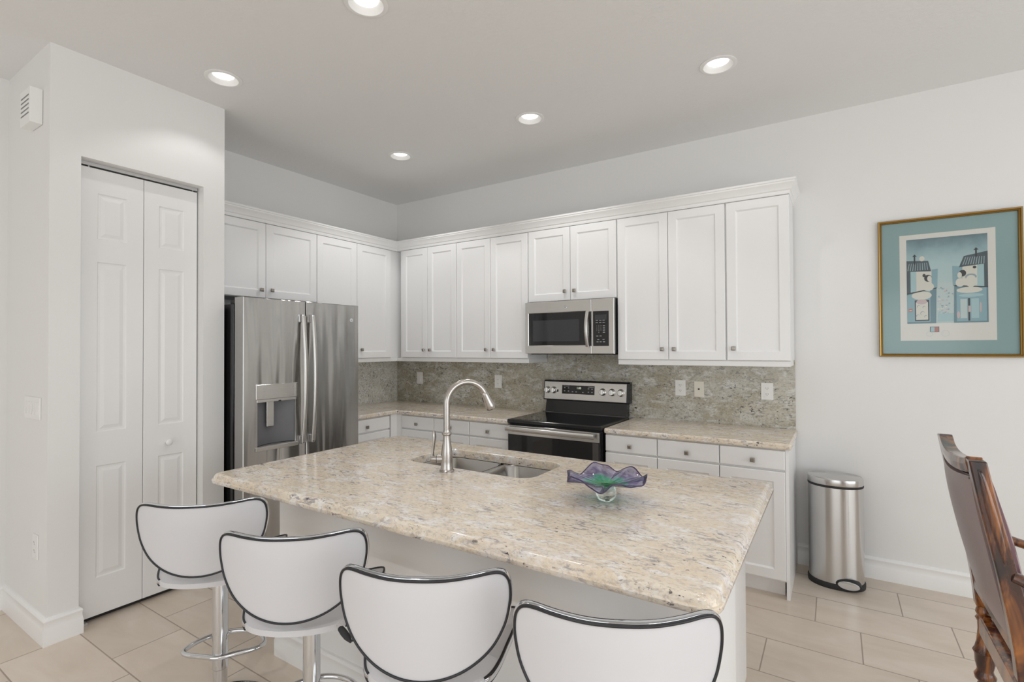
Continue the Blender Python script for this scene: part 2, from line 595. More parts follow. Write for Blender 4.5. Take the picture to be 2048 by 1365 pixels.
# rear and right walls with their daylight openings (behind the camera)
wr = MB()
wr.box(-0.1, 1.1, YR - 0.1, YR, 0, CH).box(6.1, XR + 0.1, YR - 0.1, YR, 0, CH).box(1.1, 6.1, YR - 0.1, YR, 2.5, CH)
struct(wr, 'wall_rear', 'wall', 'off white wall around the sliding doors', 'wall')
ws = MB()
ws.box(XR, XR + 0.1, YR, -5.9, 0, CH).box(XR, XR + 0.1, -1.3, 0.0, 0, CH).box(XR, XR + 0.1, -5.9, -1.3, 2.5, CH).box(XR, XR + 0.1, -5.9, -1.3, 0, 0.4)
struct(ws, 'wall_right', 'wall', 'off white wall around the dining windows', 'wall')
wf = MB()
for x in (1.1, 2.75, 4.4, 6.05):
    wf.box(x, x + 0.05, YR - 0.07, YR - 0.02, 0, 2.5)
wf.box(1.1, 6.1, YR - 0.07, YR - 0.02, 2.44, 2.5).box(1.1, 6.1, YR - 0.07, YR - 0.02, 0.0, 0.07)
struct(wf, 'window_1', 'trim', 'white frame of the sliding glass doors', 'window')
wf = MB()
for y in (-5.9, -4.4, -2.85, -1.35):
    wf.box(XR + 0.02, XR + 0.07, y, y + 0.05, 0.4, 2.5)
wf.box(XR + 0.02, XR + 0.07, -5.9, -1.3, 2.44, 2.5).box(XR + 0.02, XR + 0.07, -5.9, -1.3, 0.4, 0.46)
struct(wf, 'window_2', 'trim', 'white frame of the dining windows', 'window')

BB = [(0, 0), (0.017, 0), (0.017, 0.075), (0.0145, 0.082), (0.012, 0.108), (0.0145, 0.114), (0.0155, 0.121), (0.012, 0.128), (0.006, 0.134), (0, 0.136)]
struct(MB().sweep([(3.80, 0), (XR, 0)], BB), 'baseboard_back', 'trim', 'white moulded baseboard along the picture wall', 'baseboard', smooth=30)
struct(MB().sweep([(0, YR), (0, PP), (PX, PP), (PX, D0), (PX - 0.03, D0)], BB), 'baseboard_left', 'trim', 'white moulded baseboard wrapping the pantry corner', 'baseboard', smooth=30)
struct(MB().sweep([(PX - 0.03, D1), (PX, D1), (PX, PQ), (0.66, PQ)], BB), 'baseboard_pantry', 'trim', 'white baseboard beside the pantry door toward the refrigerator', 'baseboard', smooth=30)

# pantry bifold door
def pantry_door():
    root = tag(bpy.data.objects.new('door_1', None), 'white six panel bifold pantry door left of the refrigerator', 'door', None, 'structure')
    COL.objects.link(root)
    root.location = (0.60, -2.65, 0)
    root['world_built'] = 1
    rings = ((0, 0), (0.006, -0.006), (0.016, -0.006), (0.034, -0.0005))
    for a0, a1 in ((2.353, 2.6445), (2.6475, 2.950)):
        c = (a0 + a1) / 2
        pans = [(c - 0.069, c + 0.069, z0, z1) for z0, z1 in ((0.235, 0.845), (1.03, 1.965), (2.09, 2.343))]
        leaf = MB(FW).slab(a0, a1, 0.03, 2.478, 0.586, 0.620, pans, rings).build('door_leaf', 'door', root)
        if a0 < 2.5:
            k = MB()
            k.lathe([(0.008, 0), (0.008, 0.012), (0.017, 0.018), (0.019, 0.026), (0.013, 0.032), (0.004, 0.033)], (0.620, -2.517, 0.92), 20, 'x')
            k.build('door_knob', 'door', leaf, smooth=40)
    MB(FW).box(2.35, 2.955, 0.588, 0.618, 2.488, 2.506).build('top_track', 'bead', root)
    p = MB(FW)
    for a in (2.37, 2.90):
        p.box(a, a + 0.006, 0.598, 0.606, 2.47, 2.49)
    p.build('pivot_pin', 'bead', root)
    MB(FW).box(2.905, 2.945, 0.600, 0.632, 0.0, 0.012).build('floor_bracket', 'bead', root)
    MB(FW).box(2.352, 2.955, 0.577, 0.580, 0.0, 2.5).build('dark_reveal', 'slot', root)  # near-black sheet added for the pantry's shade seen through the door gaps
pantry_door()

# ------------------------------------------------------------------ crown and light rails
crown = [(-0.02, 2.449), (0.0, 2.449), (0.003, 2.456), (0.005, 2.470), (0.012, 2.476), (0.016, 2.488), (0.030, 2.508), (0.035, 2.514), (0.036, 2.522), (0.041, 2.526), (0.041, 2.538), (-0.02, 2.538)]
struct(MB().sweep([(0.352, -2.216), (0.352, -0.352), (3.797, -0.352), (3.797, -0.001)], crown), 'trim_1', 'trim', 'white crown moulding along the top of the wall cabinets', 'moulding', smooth=25)
rail = [(-0.018, 1.3505), (-0.002, 1.3505), (0.0, 1.353), (0.0, 1.386), (-0.018, 1.386)]
struct(MB().sweep([(0.336, -1.272), (0.336, -0.336), (1.872, -0.336), (1.872, -0.021)], rail), 'trim_2', 'trim', 'white light rail under the wall cabinets left of the microwave', 'moulding')
struct(MB().sweep([(2.656, -0.021), (2.656, -0.336), (3.792, -0.336), (3.792, -0.021)], rail), 'trim_3', 'trim', 'white light rail under the wall cabinets right of the microwave', 'moulding')

# ------------------------------------------------------------------ cabinets
def knob(xf, a, d, z, parent):
    mb = MB(xf)
    mb.lathe([(0.006, 0), (0.005, 0.010), (0.007, 0.013)], (a, d, z), 12, 'y')
    q = 0.0135
    mb.loops([[(a + s * x, d + e, z + s * y) for x, y in ((-q, -q), (q, -q), (q, q), (-q, q))] for s, e in ((0.75, 0.012), (1.0, 0.016), (1.0, 0.021), (0.72, 0.026))])
    return mb.build('knob', 'knob', parent, bevel=0.002)
def shaker(xf, a0, a1, z0, z1, d, parent, name='door', fr=0.058):
    mb = MB(xf)
    if name == 'drawer':
        mb.slab(a0, a1, z0, z1, d - 0.02, d, (), ease=0.004)
    else:
        mb.slab(a0, a1, z0, z1, d - 0.02, d, [(a0 + fr, a1 - fr, z0 + fr, z1 - fr)], ((0, 0), (0.009, -0.009)), ease=0.003)
    return mb.build(name, 'cabinet', parent)
def wall_cab(xf, a0, a1, z0, doors, label, knobs, depth=0.33, body=None, group=None):
    loc = xf((a0 + a1) / 2, depth / 2, z0)
    t = thing('wall_cabinet', label, 'cabinet', loc)
    b0, b1 = body or (a0, a1)
    MB(xf).box(b0 + 0.0006, b1 - 0.0006, 0.0215, depth, z0, 2.447).build('cabinet_box', 'cabinet', t)
    for i, (d0, d1) in enumerate(doors):
        dr = shaker(xf, d0 + 0.002, d1 - 0.002, z0 + 0.003, 2.444, depth + 0.022, t)
        if knobs[i] is not None:
            knob(xf, knobs[i][0], depth + 0.022, knobs[i][1], dr)
    return t
wall_cab(RW, 0.385, 1.109, 1.387, [(0.416, 0.755), (0.755, 1.109)], 'tall white two-door wall cabinet in the corner of the range wall', [(0.716, 1.462), (0.795, 1.462)])
wall_cab(RW, 1.109, 1.872, 1.387, [(1.109, 1.490), (1.490, 1.872)], 'tall white two-door wall cabinet directly left of the microwave', [(1.448, 1.464), (1.532, 1.464)])
wall_cab(RW, 1.872, 2.656, 1.853, [(1.878, 2.264), (2.264, 2.650)], 'short white two-door wall cabinet above the microwave', [(2.222, 1.929), (2.306, 1.929)])
wall_cab(RW, 2.656, 3.418, 1.387, [(2.656, 3.034), (3.034, 3.415)], 'tall white two-door wall cabinet directly right of the microwave', [(2.992, 1.465), (3.076, 1.465)])
wall_cab(RW, 3.418, 3.797, 1.387, [(3.421, 3.797)], 'tall white single-door wall cabinet at the open end of the run', [(3.464, 1.469)])
wall_cab(FW, 1.274, 2.215, 1.868, [(1.274, 1.727), (1.727, 2.182)], 'short white two-door cabinet above the refrigerator', [(1.684, 1.933), (1.769, 1.931)])
wall_cab(FW, 0.385, 1.272, 1.387, [(0.430, 0.848), (0.848, 1.272)], 'tall white corner wall cabinet right of the refrigerator', [(0.803, 1.468), (0.890, 1.468)], body=(0.002, 1.274))

def base_cab(xf, a0, a1, label, door_ks, dz=0.75, depth=0.61, kk=(0.5, 0.5), side=False):
    t = thing('base_cabinet', label, 'cabinet', xf((a0 + a1) / 2, depth / 2, 0))
    b = MB(xf)
    b.box(a0 + 0.0006, a1 - (0.0185 if side else 0.0006), 0.0215, depth, 0.10, 0.8765)
    b.build('cabinet_box', 'cabinet', t)
    MB(xf).box(a0 + 0.001, a1 - (0.03 if side else 0.001), 0.0215, depth - 0.055, 0.0, 0.10).build('toe_kick', 'cabinet', t)
    if side:
        MB(xf).add([(a1 - 0.018, d, z) for d, z in ((0.0215, 0), (depth + 0.006, 0.0), (depth + 0.006, 0.876), (0.0215, 0.876))] + [(a1 + 0.0, d, z) for d, z in ((0.0215, 0), (depth + 0.006, 0.0), (depth + 0.006, 0.876), (0.0215, 0.876))],
                   [(0, 1, 2, 3), (7, 6, 5, 4), (0, 4, 5, 1), (1, 5, 6, 2), (2, 6, 7, 3), (3, 7, 4, 0)]).build('end_panel', 'cabinet', t)
    e = 0.02 if side else 0.003
    dr = shaker(xf, a0 + 0.003, a1 - e, 0.757, 0.868, depth + 0.022, t, 'drawer')
    knob(xf, (a0 + a1) / 2, depth + 0.022, 0.803, dr)
    dd = shaker(xf, a0 + 0.003, a1 - e, 0.112, 0.744, depth + 0.022, t)
    ka = a1 - 0.045 if door_ks == 'r' else a0 + 0.045
    knob(xf, ka, depth + 0.022, 0.655, dd)
    return t
corner = thing('corner_filler', 'white corner filler post between the base cabinets', 'cabinet', (0.4, -0.4, 0))
MB().prism([(0.002, -0.0215), (0.002, -0.70), (0.628, -0.70), (0.628, -0.628), (0.69, -0.628), (0.69, -0.0215)], 0.10, 0.8765).build('cabinet_box', 'cabinet', corner)
MB().prism([(0.002, -0.0215), (0.002, -0.70), (0.555, -0.70), (0.555, -0.555), (0.69, -0.555), (0.69, -0.0215)], 0.0, 0.10).build('toe_kick', 'cabinet', corner)
base_cab(RW, 0.690, 1.078, 'white base cabinet with drawer nearest the inner corner', 'r')
base_cab(RW, 1.078, 1.466, 'white base cabinet with drawer, behind the kitchen faucet', 'l')
base_cab(RW, 1.466, 1.858, 'white base cabinet with drawer directly left of the range', 'r')
base_cab(RW, 2.664, 3.030, 'white base cabinet with drawer directly right of the range', 'l')
base_cab(RW, 3.030, 3.418, 'white base cabinet with drawer, middle one right of the range', 'r')
base_cab(RW, 3.418, 3.797, 'white base cabinet with drawer at the open end by the steel trash can', 'l', side=True)
base_cab(FW, 0.715, 1.262, 'white base cabinet with drawer between the corner and the refrigerator', 'l')

# ------------------------------------------------------------------ counters and splash
tag(MB().prism([(0.0215, -1.268), (0.645, -1.268), (0.645, -0.645), (1.862, -0.645), (1.862, -0.0215), (0.0215, -0.0215)], 0.8775, 0.914)
    .build('countertop', 'granite', smooth=40, bevel=0.011, seg=4), 'L shaped cream granite countertop in the corner left of the range', 'countertop')
tag(MB().prism([(2.660, -0.645), (3.812, -0.645), (3.812, -0.0215), (2.660, -0.0215)], 0.8775, 0.914)
    .build('countertop', 'granite', smooth=40, bevel=0.011, seg=4), 'short cream granite countertop to the right of the range', 'countertop')
tag(MB(RW).add([], []).loops([[(a, d, z) for a, z in ((0.0215, 0.87), (3.799, 0.87), (3.799, 1.386), (2.652, 1.386), (2.652, 1.47), (1.876, 1.47), (1.876, 1.386), (0.0215, 1.386))] for d in (0.001, 0.0205)])
    .build('backsplash', 'splash'), 'olive grey granite backsplash behind the range and counters', 'backsplash')
tag(MB(FW).box(0.0215, 1.273, 0.001, 0.0205, 0.87, 1.386).build('backsplash', 'splash_grey'), 'grey granite backsplash on the refrigerator wall beside the corner', 'backsplash')

# ------------------------------------------------------------------ island
def island():
    t = thing('kitchen_island', 'white kitchen island carrying the big granite top and sink', 'kitchen island', (2.75, -2.1, 0))
    MB().box(1.755, 3.704, -2.14, -1.65, 0.10, 0.70).build('cabinet_box', 'island', t)
    mb = MB()
    mb.box(1.755, 3.704, -1.668, -1.65, 0.70, 0.8725).box(1.755, 1.773, -2.14, -1.668, 0.70, 0.8725).box(3.686, 3.704, -2.14, -1.668, 0.70, 0.8725)
    mb.build('cabinet_frame', 'island', t)
    MB().box(1.78, 3.69, -2.12, -1.71, 0, 0.10).build('toe_kick', 'cabinet', t)
    MB().box(1.748, 3.741, -2.508, -2.142, 0, 0.8725).build('knee_wall', 'island', t, bevel=0.003)
    MB().sweep([(1.748, -2.142), (1.748, -2.508), (3.741, -2.508), (3.741, -2.142)][::-1], [(-d, z) for d, z in BB]).build('baseboard', 'trim', t, smooth=30)
    for a, b in ((1.76, 2.40), (2.403, 3.05), (3.053, 3.70)):
        MB().slab(a, b, 0.112, 0.868, 0, 0.02, [(a + 0.058, b - 0.058, 0.17, 0.81)]).build('door', 'cabinet', None)
        o = COL.objects[-1]
        o.parent = t
        o.matrix_parent_inverse = Matrix.Translation(-Vector(t.location))
        o.location = (0, -1.65, 0)
island()
HX0, HX1, HY0, HY1 = 2.185, 2.915, -2.100, -1.755
def island_top():
    x0, x1, y0, y1 = 1.611, 3.809, -2.777, -1.596
    r = 0.018
    prof = [(0.016, 0.8730), (0.004, 0.8735), (0.0005, 0.878), (0.0, 0.8885), (0.0015, 0.8905), (0.0065, 0.8915), (0.008, 0.897), (0.010, 0.904), (0.015, 0.910), (0.022, 0.9136), (0.028, 0.914)]
    loops = []
    for ins, z in prof:
        loops.append([(x, y, z) for x, y in rrect(x0 + ins, x1 - ins, y0 + ins, y1 - ins, [max(0.004, q - ins) for q in (0.02, 0.03, 0.05, 0.05)], 6)])
    mb = MB()
    mb.loops(loops, False, False)
    hole = lambda z, e=0.0: [(x, y, z) for x, y in rrect(HX0 - e, HX1 + e, HY0 - e, HY1 + e, 0.075 + e, 6)]
    mb.loops([hole(0.914, 0.004), hole(0.9125, 0.001), hole(0.910), hole(0.8730)], False, False)
    n = len(loops[0])
    bm = bmesh.new()
    def face_between(outer, inner):
        vo = [bm.verts.new(p) for p in outer]
        vi = [bm.verts.new(p) for p in inner]
        ed = [bm.edges.new((vo[i], vo[(i + 1) % n])) for i in range(n)] + [bm.edges.new((vi[i], vi[(i + 1) % n])) for i in range(n)]
        bmesh.ops.triangle_fill(bm, use_beauty=True, edges=ed)
    face_between(loops[-1], hole(0.914, 0.004))
    face_between(loops[0], hole(0.8730))
    bm.verts.index_update()
    mb.add([tuple(v.co) for v in bm.verts], [tuple(v.index for v in f.verts) for f in bm.faces])
    bm.free()
    top = mb.build('island_countertop', 'granite', smooth=35)
    for p in top.data.polygons:
        if abs(p.normal.z) > 0.9999:
            p.use_smooth = False
    return tag(top, 'large cream granite slab with bullnose edge topping the island', 'countertop')
island_top()

def sink():
    t = thing('double_sink', 'undermount stainless double bowl sink set into the island top', 'sink', ((HX0 + HX1) / 2, -1.93, 0.70))
    div = 2.577
    for a, b in ((HX0 - 0.008, div - 0.014), (div + 0.014, HX1 + 0.008)):
        mb = MB()
        L = lambda e, z, r: [(x, y, z) for x, y in rrect(a + e, b - e, HY0 - 0.008 + e, HY1 + 0.008 - e, r, 6)]
        mb.loops([L(0.0, 0.8725, 0.06), L(0.006, 0.862, 0.06), L(0.018, 0.735, 0.055), L(0.03, 0.718, 0.05), L(0.055, 0.712, 0.04)], False, True)
        bowl = mb.build('sink_bowl', 'sink_steel', t, smooth=50)
        for p in bowl.data.polygons:
            p.flip()
        MB().lathe([(0.042, 0.713), (0.042, 0.716), (0.034, 0.7165), (0.030, 0.7135), (0.004, 0.7135)], ((a + b) / 2, -1.92, 0), 24).build('drain', 'chrome', t, smooth=40)
    MB().box(div - 0.014, div + 0.014, HY0 - 0.006, HY1 + 0.006, 0.860, 0.8720).build('divider', 'sink_steel', t, bevel=0.004)
sink()

def faucet():
    bx, by, bz = 2.520, -2.172, 0.914
    t = thing('kitchen_faucet', 'tall brushed nickel gooseneck faucet rising behind the island sink', 'faucet', (bx, by, bz))
    prof = [(0.034, 0), (0.034, 0.006), (0.029, 0.010), (0.0285, 0.020), (0.0272, 0.024), (0.0268, 0.05), (0.0265, 0.075), (0.024, 0.10), (0.019, 0.13), (0.0168, 0.15), (0.0165, 0.165), (0.021, 0.168), (0.0225, 0.173), (0.021, 0.178), (0.0165, 0.181), (0.0150, 0.19)]
    MB().lathe(prof, (bx, by, bz), 32).build('faucet_body', 'nickel', t, smooth=40)
    dx, dy = 0.55, 0.835
    R = 0.098
    zc = 1.322 - R
    pts = [(bx, by, 1.09), (bx, by, 1.15), (bx, by, 1.20), (bx, by, zc)]
    end = PI * 0.86
    for k in range(1, 25):
        a = end * k / 24
        q = R - R * math.cos(a)
        pts.append((bx + dx * q, by + dy * q, zc + R * math.sin(a)))
    MB().tube(pts, 0.0145, 18).build('spout', 'nickel', t, smooth=60)
    tx, tz = math.sin(end), math.cos(end)
    p0 = Vector(pts[-1])
    dirv = Vector((dx * tx, dy * tx, tz)).normalized()
    hd = [p0 + dirv * s for s in (-0.004, 0.0, 0.012, 0.035, 0.062, 0.078, 0.084)]
    head = MB().tube(hd, [0.0148, 0.0165, 0.0175, 0.0195, 0.0235, 0.0245, 0.021], 22).build('spray_head', 'nickel', t, smooth=50)
    side = Vector((-0.75, -0.2, 0.1)); side = (side - dirv * side.dot(dirv)).normalized()
    c = p0 + dirv * 0.032 + side * 0.0185
    MB().tube([c - dirv * 0.017, c - dirv * 0.012, c, c + dirv * 0.012, c + dirv * 0.017], [0.002, 0.0055, 0.007, 0.0055, 0.002], 12).build('spray_button', 'rubber', head, smooth=60)
    hv = Vector((-0.86, -0.5, 0)).normalized()
    a = Vector((bx, by, bz + 0.058))
    hb = MB().tube([a + hv * 0.015, a + hv * 0.040, a + hv * 0.046, a + hv * 0.047, a + hv * 0.068, a + hv * 0.076], [0.019, 0.019, 0.0185, 0.0165, 0.0155, 0.011], 20).build('handle_hub', 'nickel', t, smooth=40)
    MB().tube([a + hv * 0.0445, a + hv * 0.0465], 0.0195, 20).build('seal_ring', 'blackmatte', hb, smooth=40)
    e = a + hv * 0.067
    MB().tube([e + Vector((0, 0, -0.008)), e + Vector((0, 0, 0.02)) - hv * 0.001, e + Vector((0, 0, 0.06)) - hv * 0.006, e + Vector((0, 0, 0.10)) - hv * 0.010, e + Vector((0, 0, 0.125)) - hv * 0.008, e + Vector((0, 0, 0.130)) - hv * 0.008],
              [0.009, 0.0068, 0.0078, 0.0098, 0.0085, 0.004], 14, flat=(0.6, 1.1)).build('lever', 'nickel', hb, smooth=60)
faucet()

def glass_bowl():
    cx, cy = 3.307, -2.197
    t = thing('glass_bowl', 'ruffled purple and green art glass bowl on a clear foot', 'bowl', (cx, cy, 0.914), world=False)
    R, nr, na = 0.147, 12, 120
    def pt(i, k, off):
        s = i / nr
        a = 2 * PI * k / na
        r = 0.012 + (R - 0.012) * s
        ruf = 0.0145 * s ** 2.2 * math.sin(6 * a + 0.7) + 0.006 * s ** 2 * math.sin(3 * a + 2.0) + 0.004 * s ** 2 * math.sin(11 * a) + 0.002 * s * math.sin(17 * a + 1)
        r *= 1 + 0.05 * s * math.sin(6 * a + 2.0)
        z = 0.054 + 0.031 * s ** 1.2 + ruf
        return (r * math.cos(a), r * math.sin(a), z + off)
    rings = [[pt(i, k, 0.0045 - 0.0015 * i / nr) for k in range(na)] for i in range(nr + 1)]
    rings += [[pt(i, k, 0.0) for k in range(na)] for i in range(nr, -1, -1)]
    MB().loops(rings, True, True).build('ruffled_dish', 'artglass', t, smooth=80)
    MB().tube([pt(nr, k, 0.002) for k in range(na)], 0.0026, 6, closed=True).build('rim', M['rimglass'], t, smooth=80)
    MB().lathe([(0.004, 0.0), (0.027, 0.0005), (0.032, 0.006), (0.038, 0.022), (0.039, 0.034), (0.034, 0.047), (0.026, 0.0535), (0.004, 0.0538)], (0, 0, 0), 28).build('foot', 'clearglass', t, smooth=60)
glass_bowl()

# ------------------------------------------------------------------ refrigerator
def fridge():
    y0, y1 = -2.196, -1.277           # pantry side, corner side
    t = thing('refrigerator', 'stainless french door refrigerator with water dispenser beside the pantry wall', 'refrigerator', (0.45, -1.735, 0))
    MB().box(0.04, 0.752, y0, y1, 0.03, 1.775).build('case', 'black', t, bevel=0.004)
    MB().box(0.752, 0.772, y0 + 0.01, y1 - 0.01, 0.05, 1.77).build('door_gasket', 'rubber', t)
    MB(FW).box(-y0 - 0.09, -y0 - 0.01, 0.70, 0.80, 1.776, 1.80).build('hinge_cover', 'blackmatte', t, bevel=0.004)
    mid = -1.747
    zt, zb = 1.815, 0.70
    d0, d1 = 0.774, 0.872
    # left door with the dispenser recess
    a0, a1 = -mid + 0.003, -y0
    rec = (1.828, 2.102, 0.842, 1.146)
    ld = MB(FW).slab(a0, a1, zb, zt, d0, d1, [rec], ((0, 0), (0.002, -0.004), (0.003, -0.062)), ease=0.004).build('left_door', 'fridge_steel', t)
    rd = MB(FW).slab(-y1, -mid - 0.003, zb, zt, d0, d1, (), ease=0.004).build('right_door', 'fridge_steel', t)
    fd = MB(FW).slab(-y1, -y0, 0.07, zb - 0.012, d0, d1, (), ease=0.004).build('freezer_drawer', 'fridge_steel', t)
    MB(FW).box(-y1 + 0.01, -y0 - 0.01, 0.60, 0.80, 0.0, 0.06).build('toe_grille', 'blackmatte', t)
    # dispenser
    MB(FW).slab(1.815, 2.114, 1.150, 1.247, d1 - 0.001, d1 + 0.006, (), ease=0.002).build('dispenser_panel', 'steel', ld)
    MB(FW).box(1.823, 2.107, d1 - 0.002, d1 + 0.004, 1.130, 1.149).build('dispenser_trim', 'steel', ld, bevel=0.002)
    bk = MB()
    pts = []
    for k in range(13):
        s = k / 12
        pts.append((1.829 + 0.272 * s, d1 - 0.012 - 0.040 * math.sin(PI * s)))
    bk.xf = FW
    bk.loops([[(a, d, 0.846) for a, d in pts], [(a, d, 1.142) for a, d in pts]], False, False, cyc=False)
    bk.build('dispenser_back', M['disp_grey'], ld, smooth=60)
    MB(FW).box(1.976, 2.027, d1 - 0.030, d1 - 0.018, 0.965, 1.14).build('paddle', 'steel', ld, bevel=0.002)
    MB(FW).box(1.938, 1.956, d1 - 0.02, d1 + 0.0045, 1.128, 1.136).build('nozzle', 'rubber', ld)
    MB(FW).box(1.813, 2.116, d1 - 0.035, d1 + 0.010, 0.812, 0.840).build('drip_tray', 'steel', ld, bevel=0.003)
    for a, zz in ((2.06, 1.222), (2.06, 1.198), (2.06, 1.166), (1.846, 1.222), (1.846, 1.198), (1.846, 1.166)):
        MB(FW).box(a - 0.010, a + 0.010, d1 + 0.006, d1 + 0.0063, zz - 0.002, zz + 0.002).build('button_print', 'legend', ld)
    # bowed bar handles
    for door, a in ((ld, -mid + 0.038), (rd, -mid - 0.040)):
        zs = [0.83 + 0.88 * k / 20 for k in range(21)]
        path = [(a, d1 + 0.030 + 0.028 * math.sin(PI * k / 20), z) for k, z in enumerate(zs)]
        h = MB(FW).tube(path, 0.0155, 14, flat=(0.62, 1.0), up=(0, 1, 0)).build('bar_handle', 'steel', door, smooth=60)
        for z in (0.845, 1.695):
            MB(FW).box(a - 0.010, a + 0.010, d1 - 0.001, d1 + 0.032, z - 0.028, z + 0.028).build('handle_mount', 'chrome', h, bevel=0.004)
    badge(lambda x, z: Vector((d1 + 0.0035, -1.348 + x, 1.699 + z)), MB(FW), 1.348, d1, 1.699, 0.015, rd)

def badge(place, mb, a, d, z, r, parent):
    mb.lathe([(r, -0.001), (r, 0.0025), (r * 0.86, 0.003), (r * 0.8, 0.0022), (0.001, 0.0022)], (a, d, z), 24, 'y')
    b = mb.build('badge', 'chrome', parent, smooth=30)
    text_mesh('GE', r * 1.05, 'monogram', 'blackmatte', b, place)
    return b
M['disp_grey'] = plain('dispenser_grey', (0.16, 0.16, 0.17), 0.45)
fridge()

# ------------------------------------------------------------------ microwave
def microwave():
    a0, a1, z0, z1, d = 1.8795, 2.6485, 1.432, 1.8495, 0.405
    t = thing('microwave_oven', 'stainless over the range microwave with black keypad', 'microwave', (2.264, -0.2, z0))
    MB(RW).box(a0, a1, 0.0215, 0.375, z0 + 0.008, z1).build('case', M['dark_steel'], t, bevel=0.003)
    MB(RW).box(a0 + 0.03, a1 - 0.03, 0.05, 0.36, z0 - 0.008, z0 + 0.008).build('underside_vent', 'blackmatte', t)
    sp = 2.468
    # slightly bowed front: door and control side share one face plane
    dr = MB(RW).slab(a0, sp - 0.001, z0, z1, 0.376, d, [(1.908, 2.425, 1.494, 1.762)], ((0, 0), (0.004, -0.004))).build('oven_door', 'steel', t)
    MB(RW).box(1.9125, 2.4205, d - 0.0045, d - 0.0025, 1.4985, 1.7575).build('door_window', 'blackglass', dr)
    MB(RW).box(1.95, 2.365, d - 0.0025, d - 0.0022, 1.53, 1.70).build('window_screen', 'windowglass', dr)
    cp = MB(RW).slab(sp + 0.001, a1, z0, z1, 0.376, d, [(2.484, 2.606, 1.494, 1.752)], ((0, 0), (0.003, -0.003))).build('control_side', 'steel', t)
    kp = MB(RW).box(2.4815, 2.6085, d - 0.004, d + 0.0012, 1.491, 1.755).build('keypad', 'blackglass', cp, bevel=0.001)
    MB(RW).box(2.452, 2.4665, d - 0.003, d + 0.0012, 1.491, 1.755).build('door_edge_glass', 'blackglass', dr)
    MB(RW).box(2.498, 2.592, d + 0.0012, d + 0.0016, 1.690, 1.728).build('display', 'windowglass', kp)
    face = lambda a, z: (lambda x, y: Vector((a + x, -(d + 0.0017), z + y)))
    rows = [1.642, 1.626, 1.610, 1.594]
    for r, keys in enumerate(('123', '456', '789', ' 0 ')):
        for c, ch in enumerate(keys):
            if ch != ' ':
                text_mesh(ch, 0.013, 'key_digit', 'legend', kp, face(2.513 + 0.0165 * c, rows[r]))
    class Bars:
        def box(s, *a):
            MB(RW).box(*a).build('key_print', 'legend', kp)
    bars = Bars()
    for z in (1.685, 1.668):
        for a in (2.513, 2.541, 2.568):
            bars.box(a - 0.009, a + 0.009, d + 0.0012, d + 0.0016, z - 0.002, z + 0.002)
    for z in rows:
        bars.box(2.562, 2.578, d + 0.0012, d + 0.0016, z - 0.0028, z + 0.0028)
    for a, z in ((2.516, 1.566), (2.543, 1.566), (2.524, 1.540), (2.566, 1.540), (2.518, 1.522), (2.543, 1.522), (2.570, 1.522)):
        bars.box(a - 0.008, a + 0.008, d + 0.0012, d + 0.0016, z - 0.0022, z + 0.0022)
    path = [(2.438, d + 0.010 + 0.030 * math.sin(PI * k / 16), 1.487 + 0.268 * k / 16) for k in range(17)]
    MB(RW).tube(path, 0.014, 14, flat=(0.7, 1.0), up=(0, 1, 0)).build('curved_handle', 'steel', dr, smooth=60)
    badge(lambda x, z: Vector((2.247 + x, -(d + 0.0035), 1.797 + z)), MB(RW), 2.247, d, 1.797, 0.013, dr)
M['dark_steel'] = plain('dark_steel_case', (0.10, 0.10, 0.105), 0.35, 0.8)
microwave()

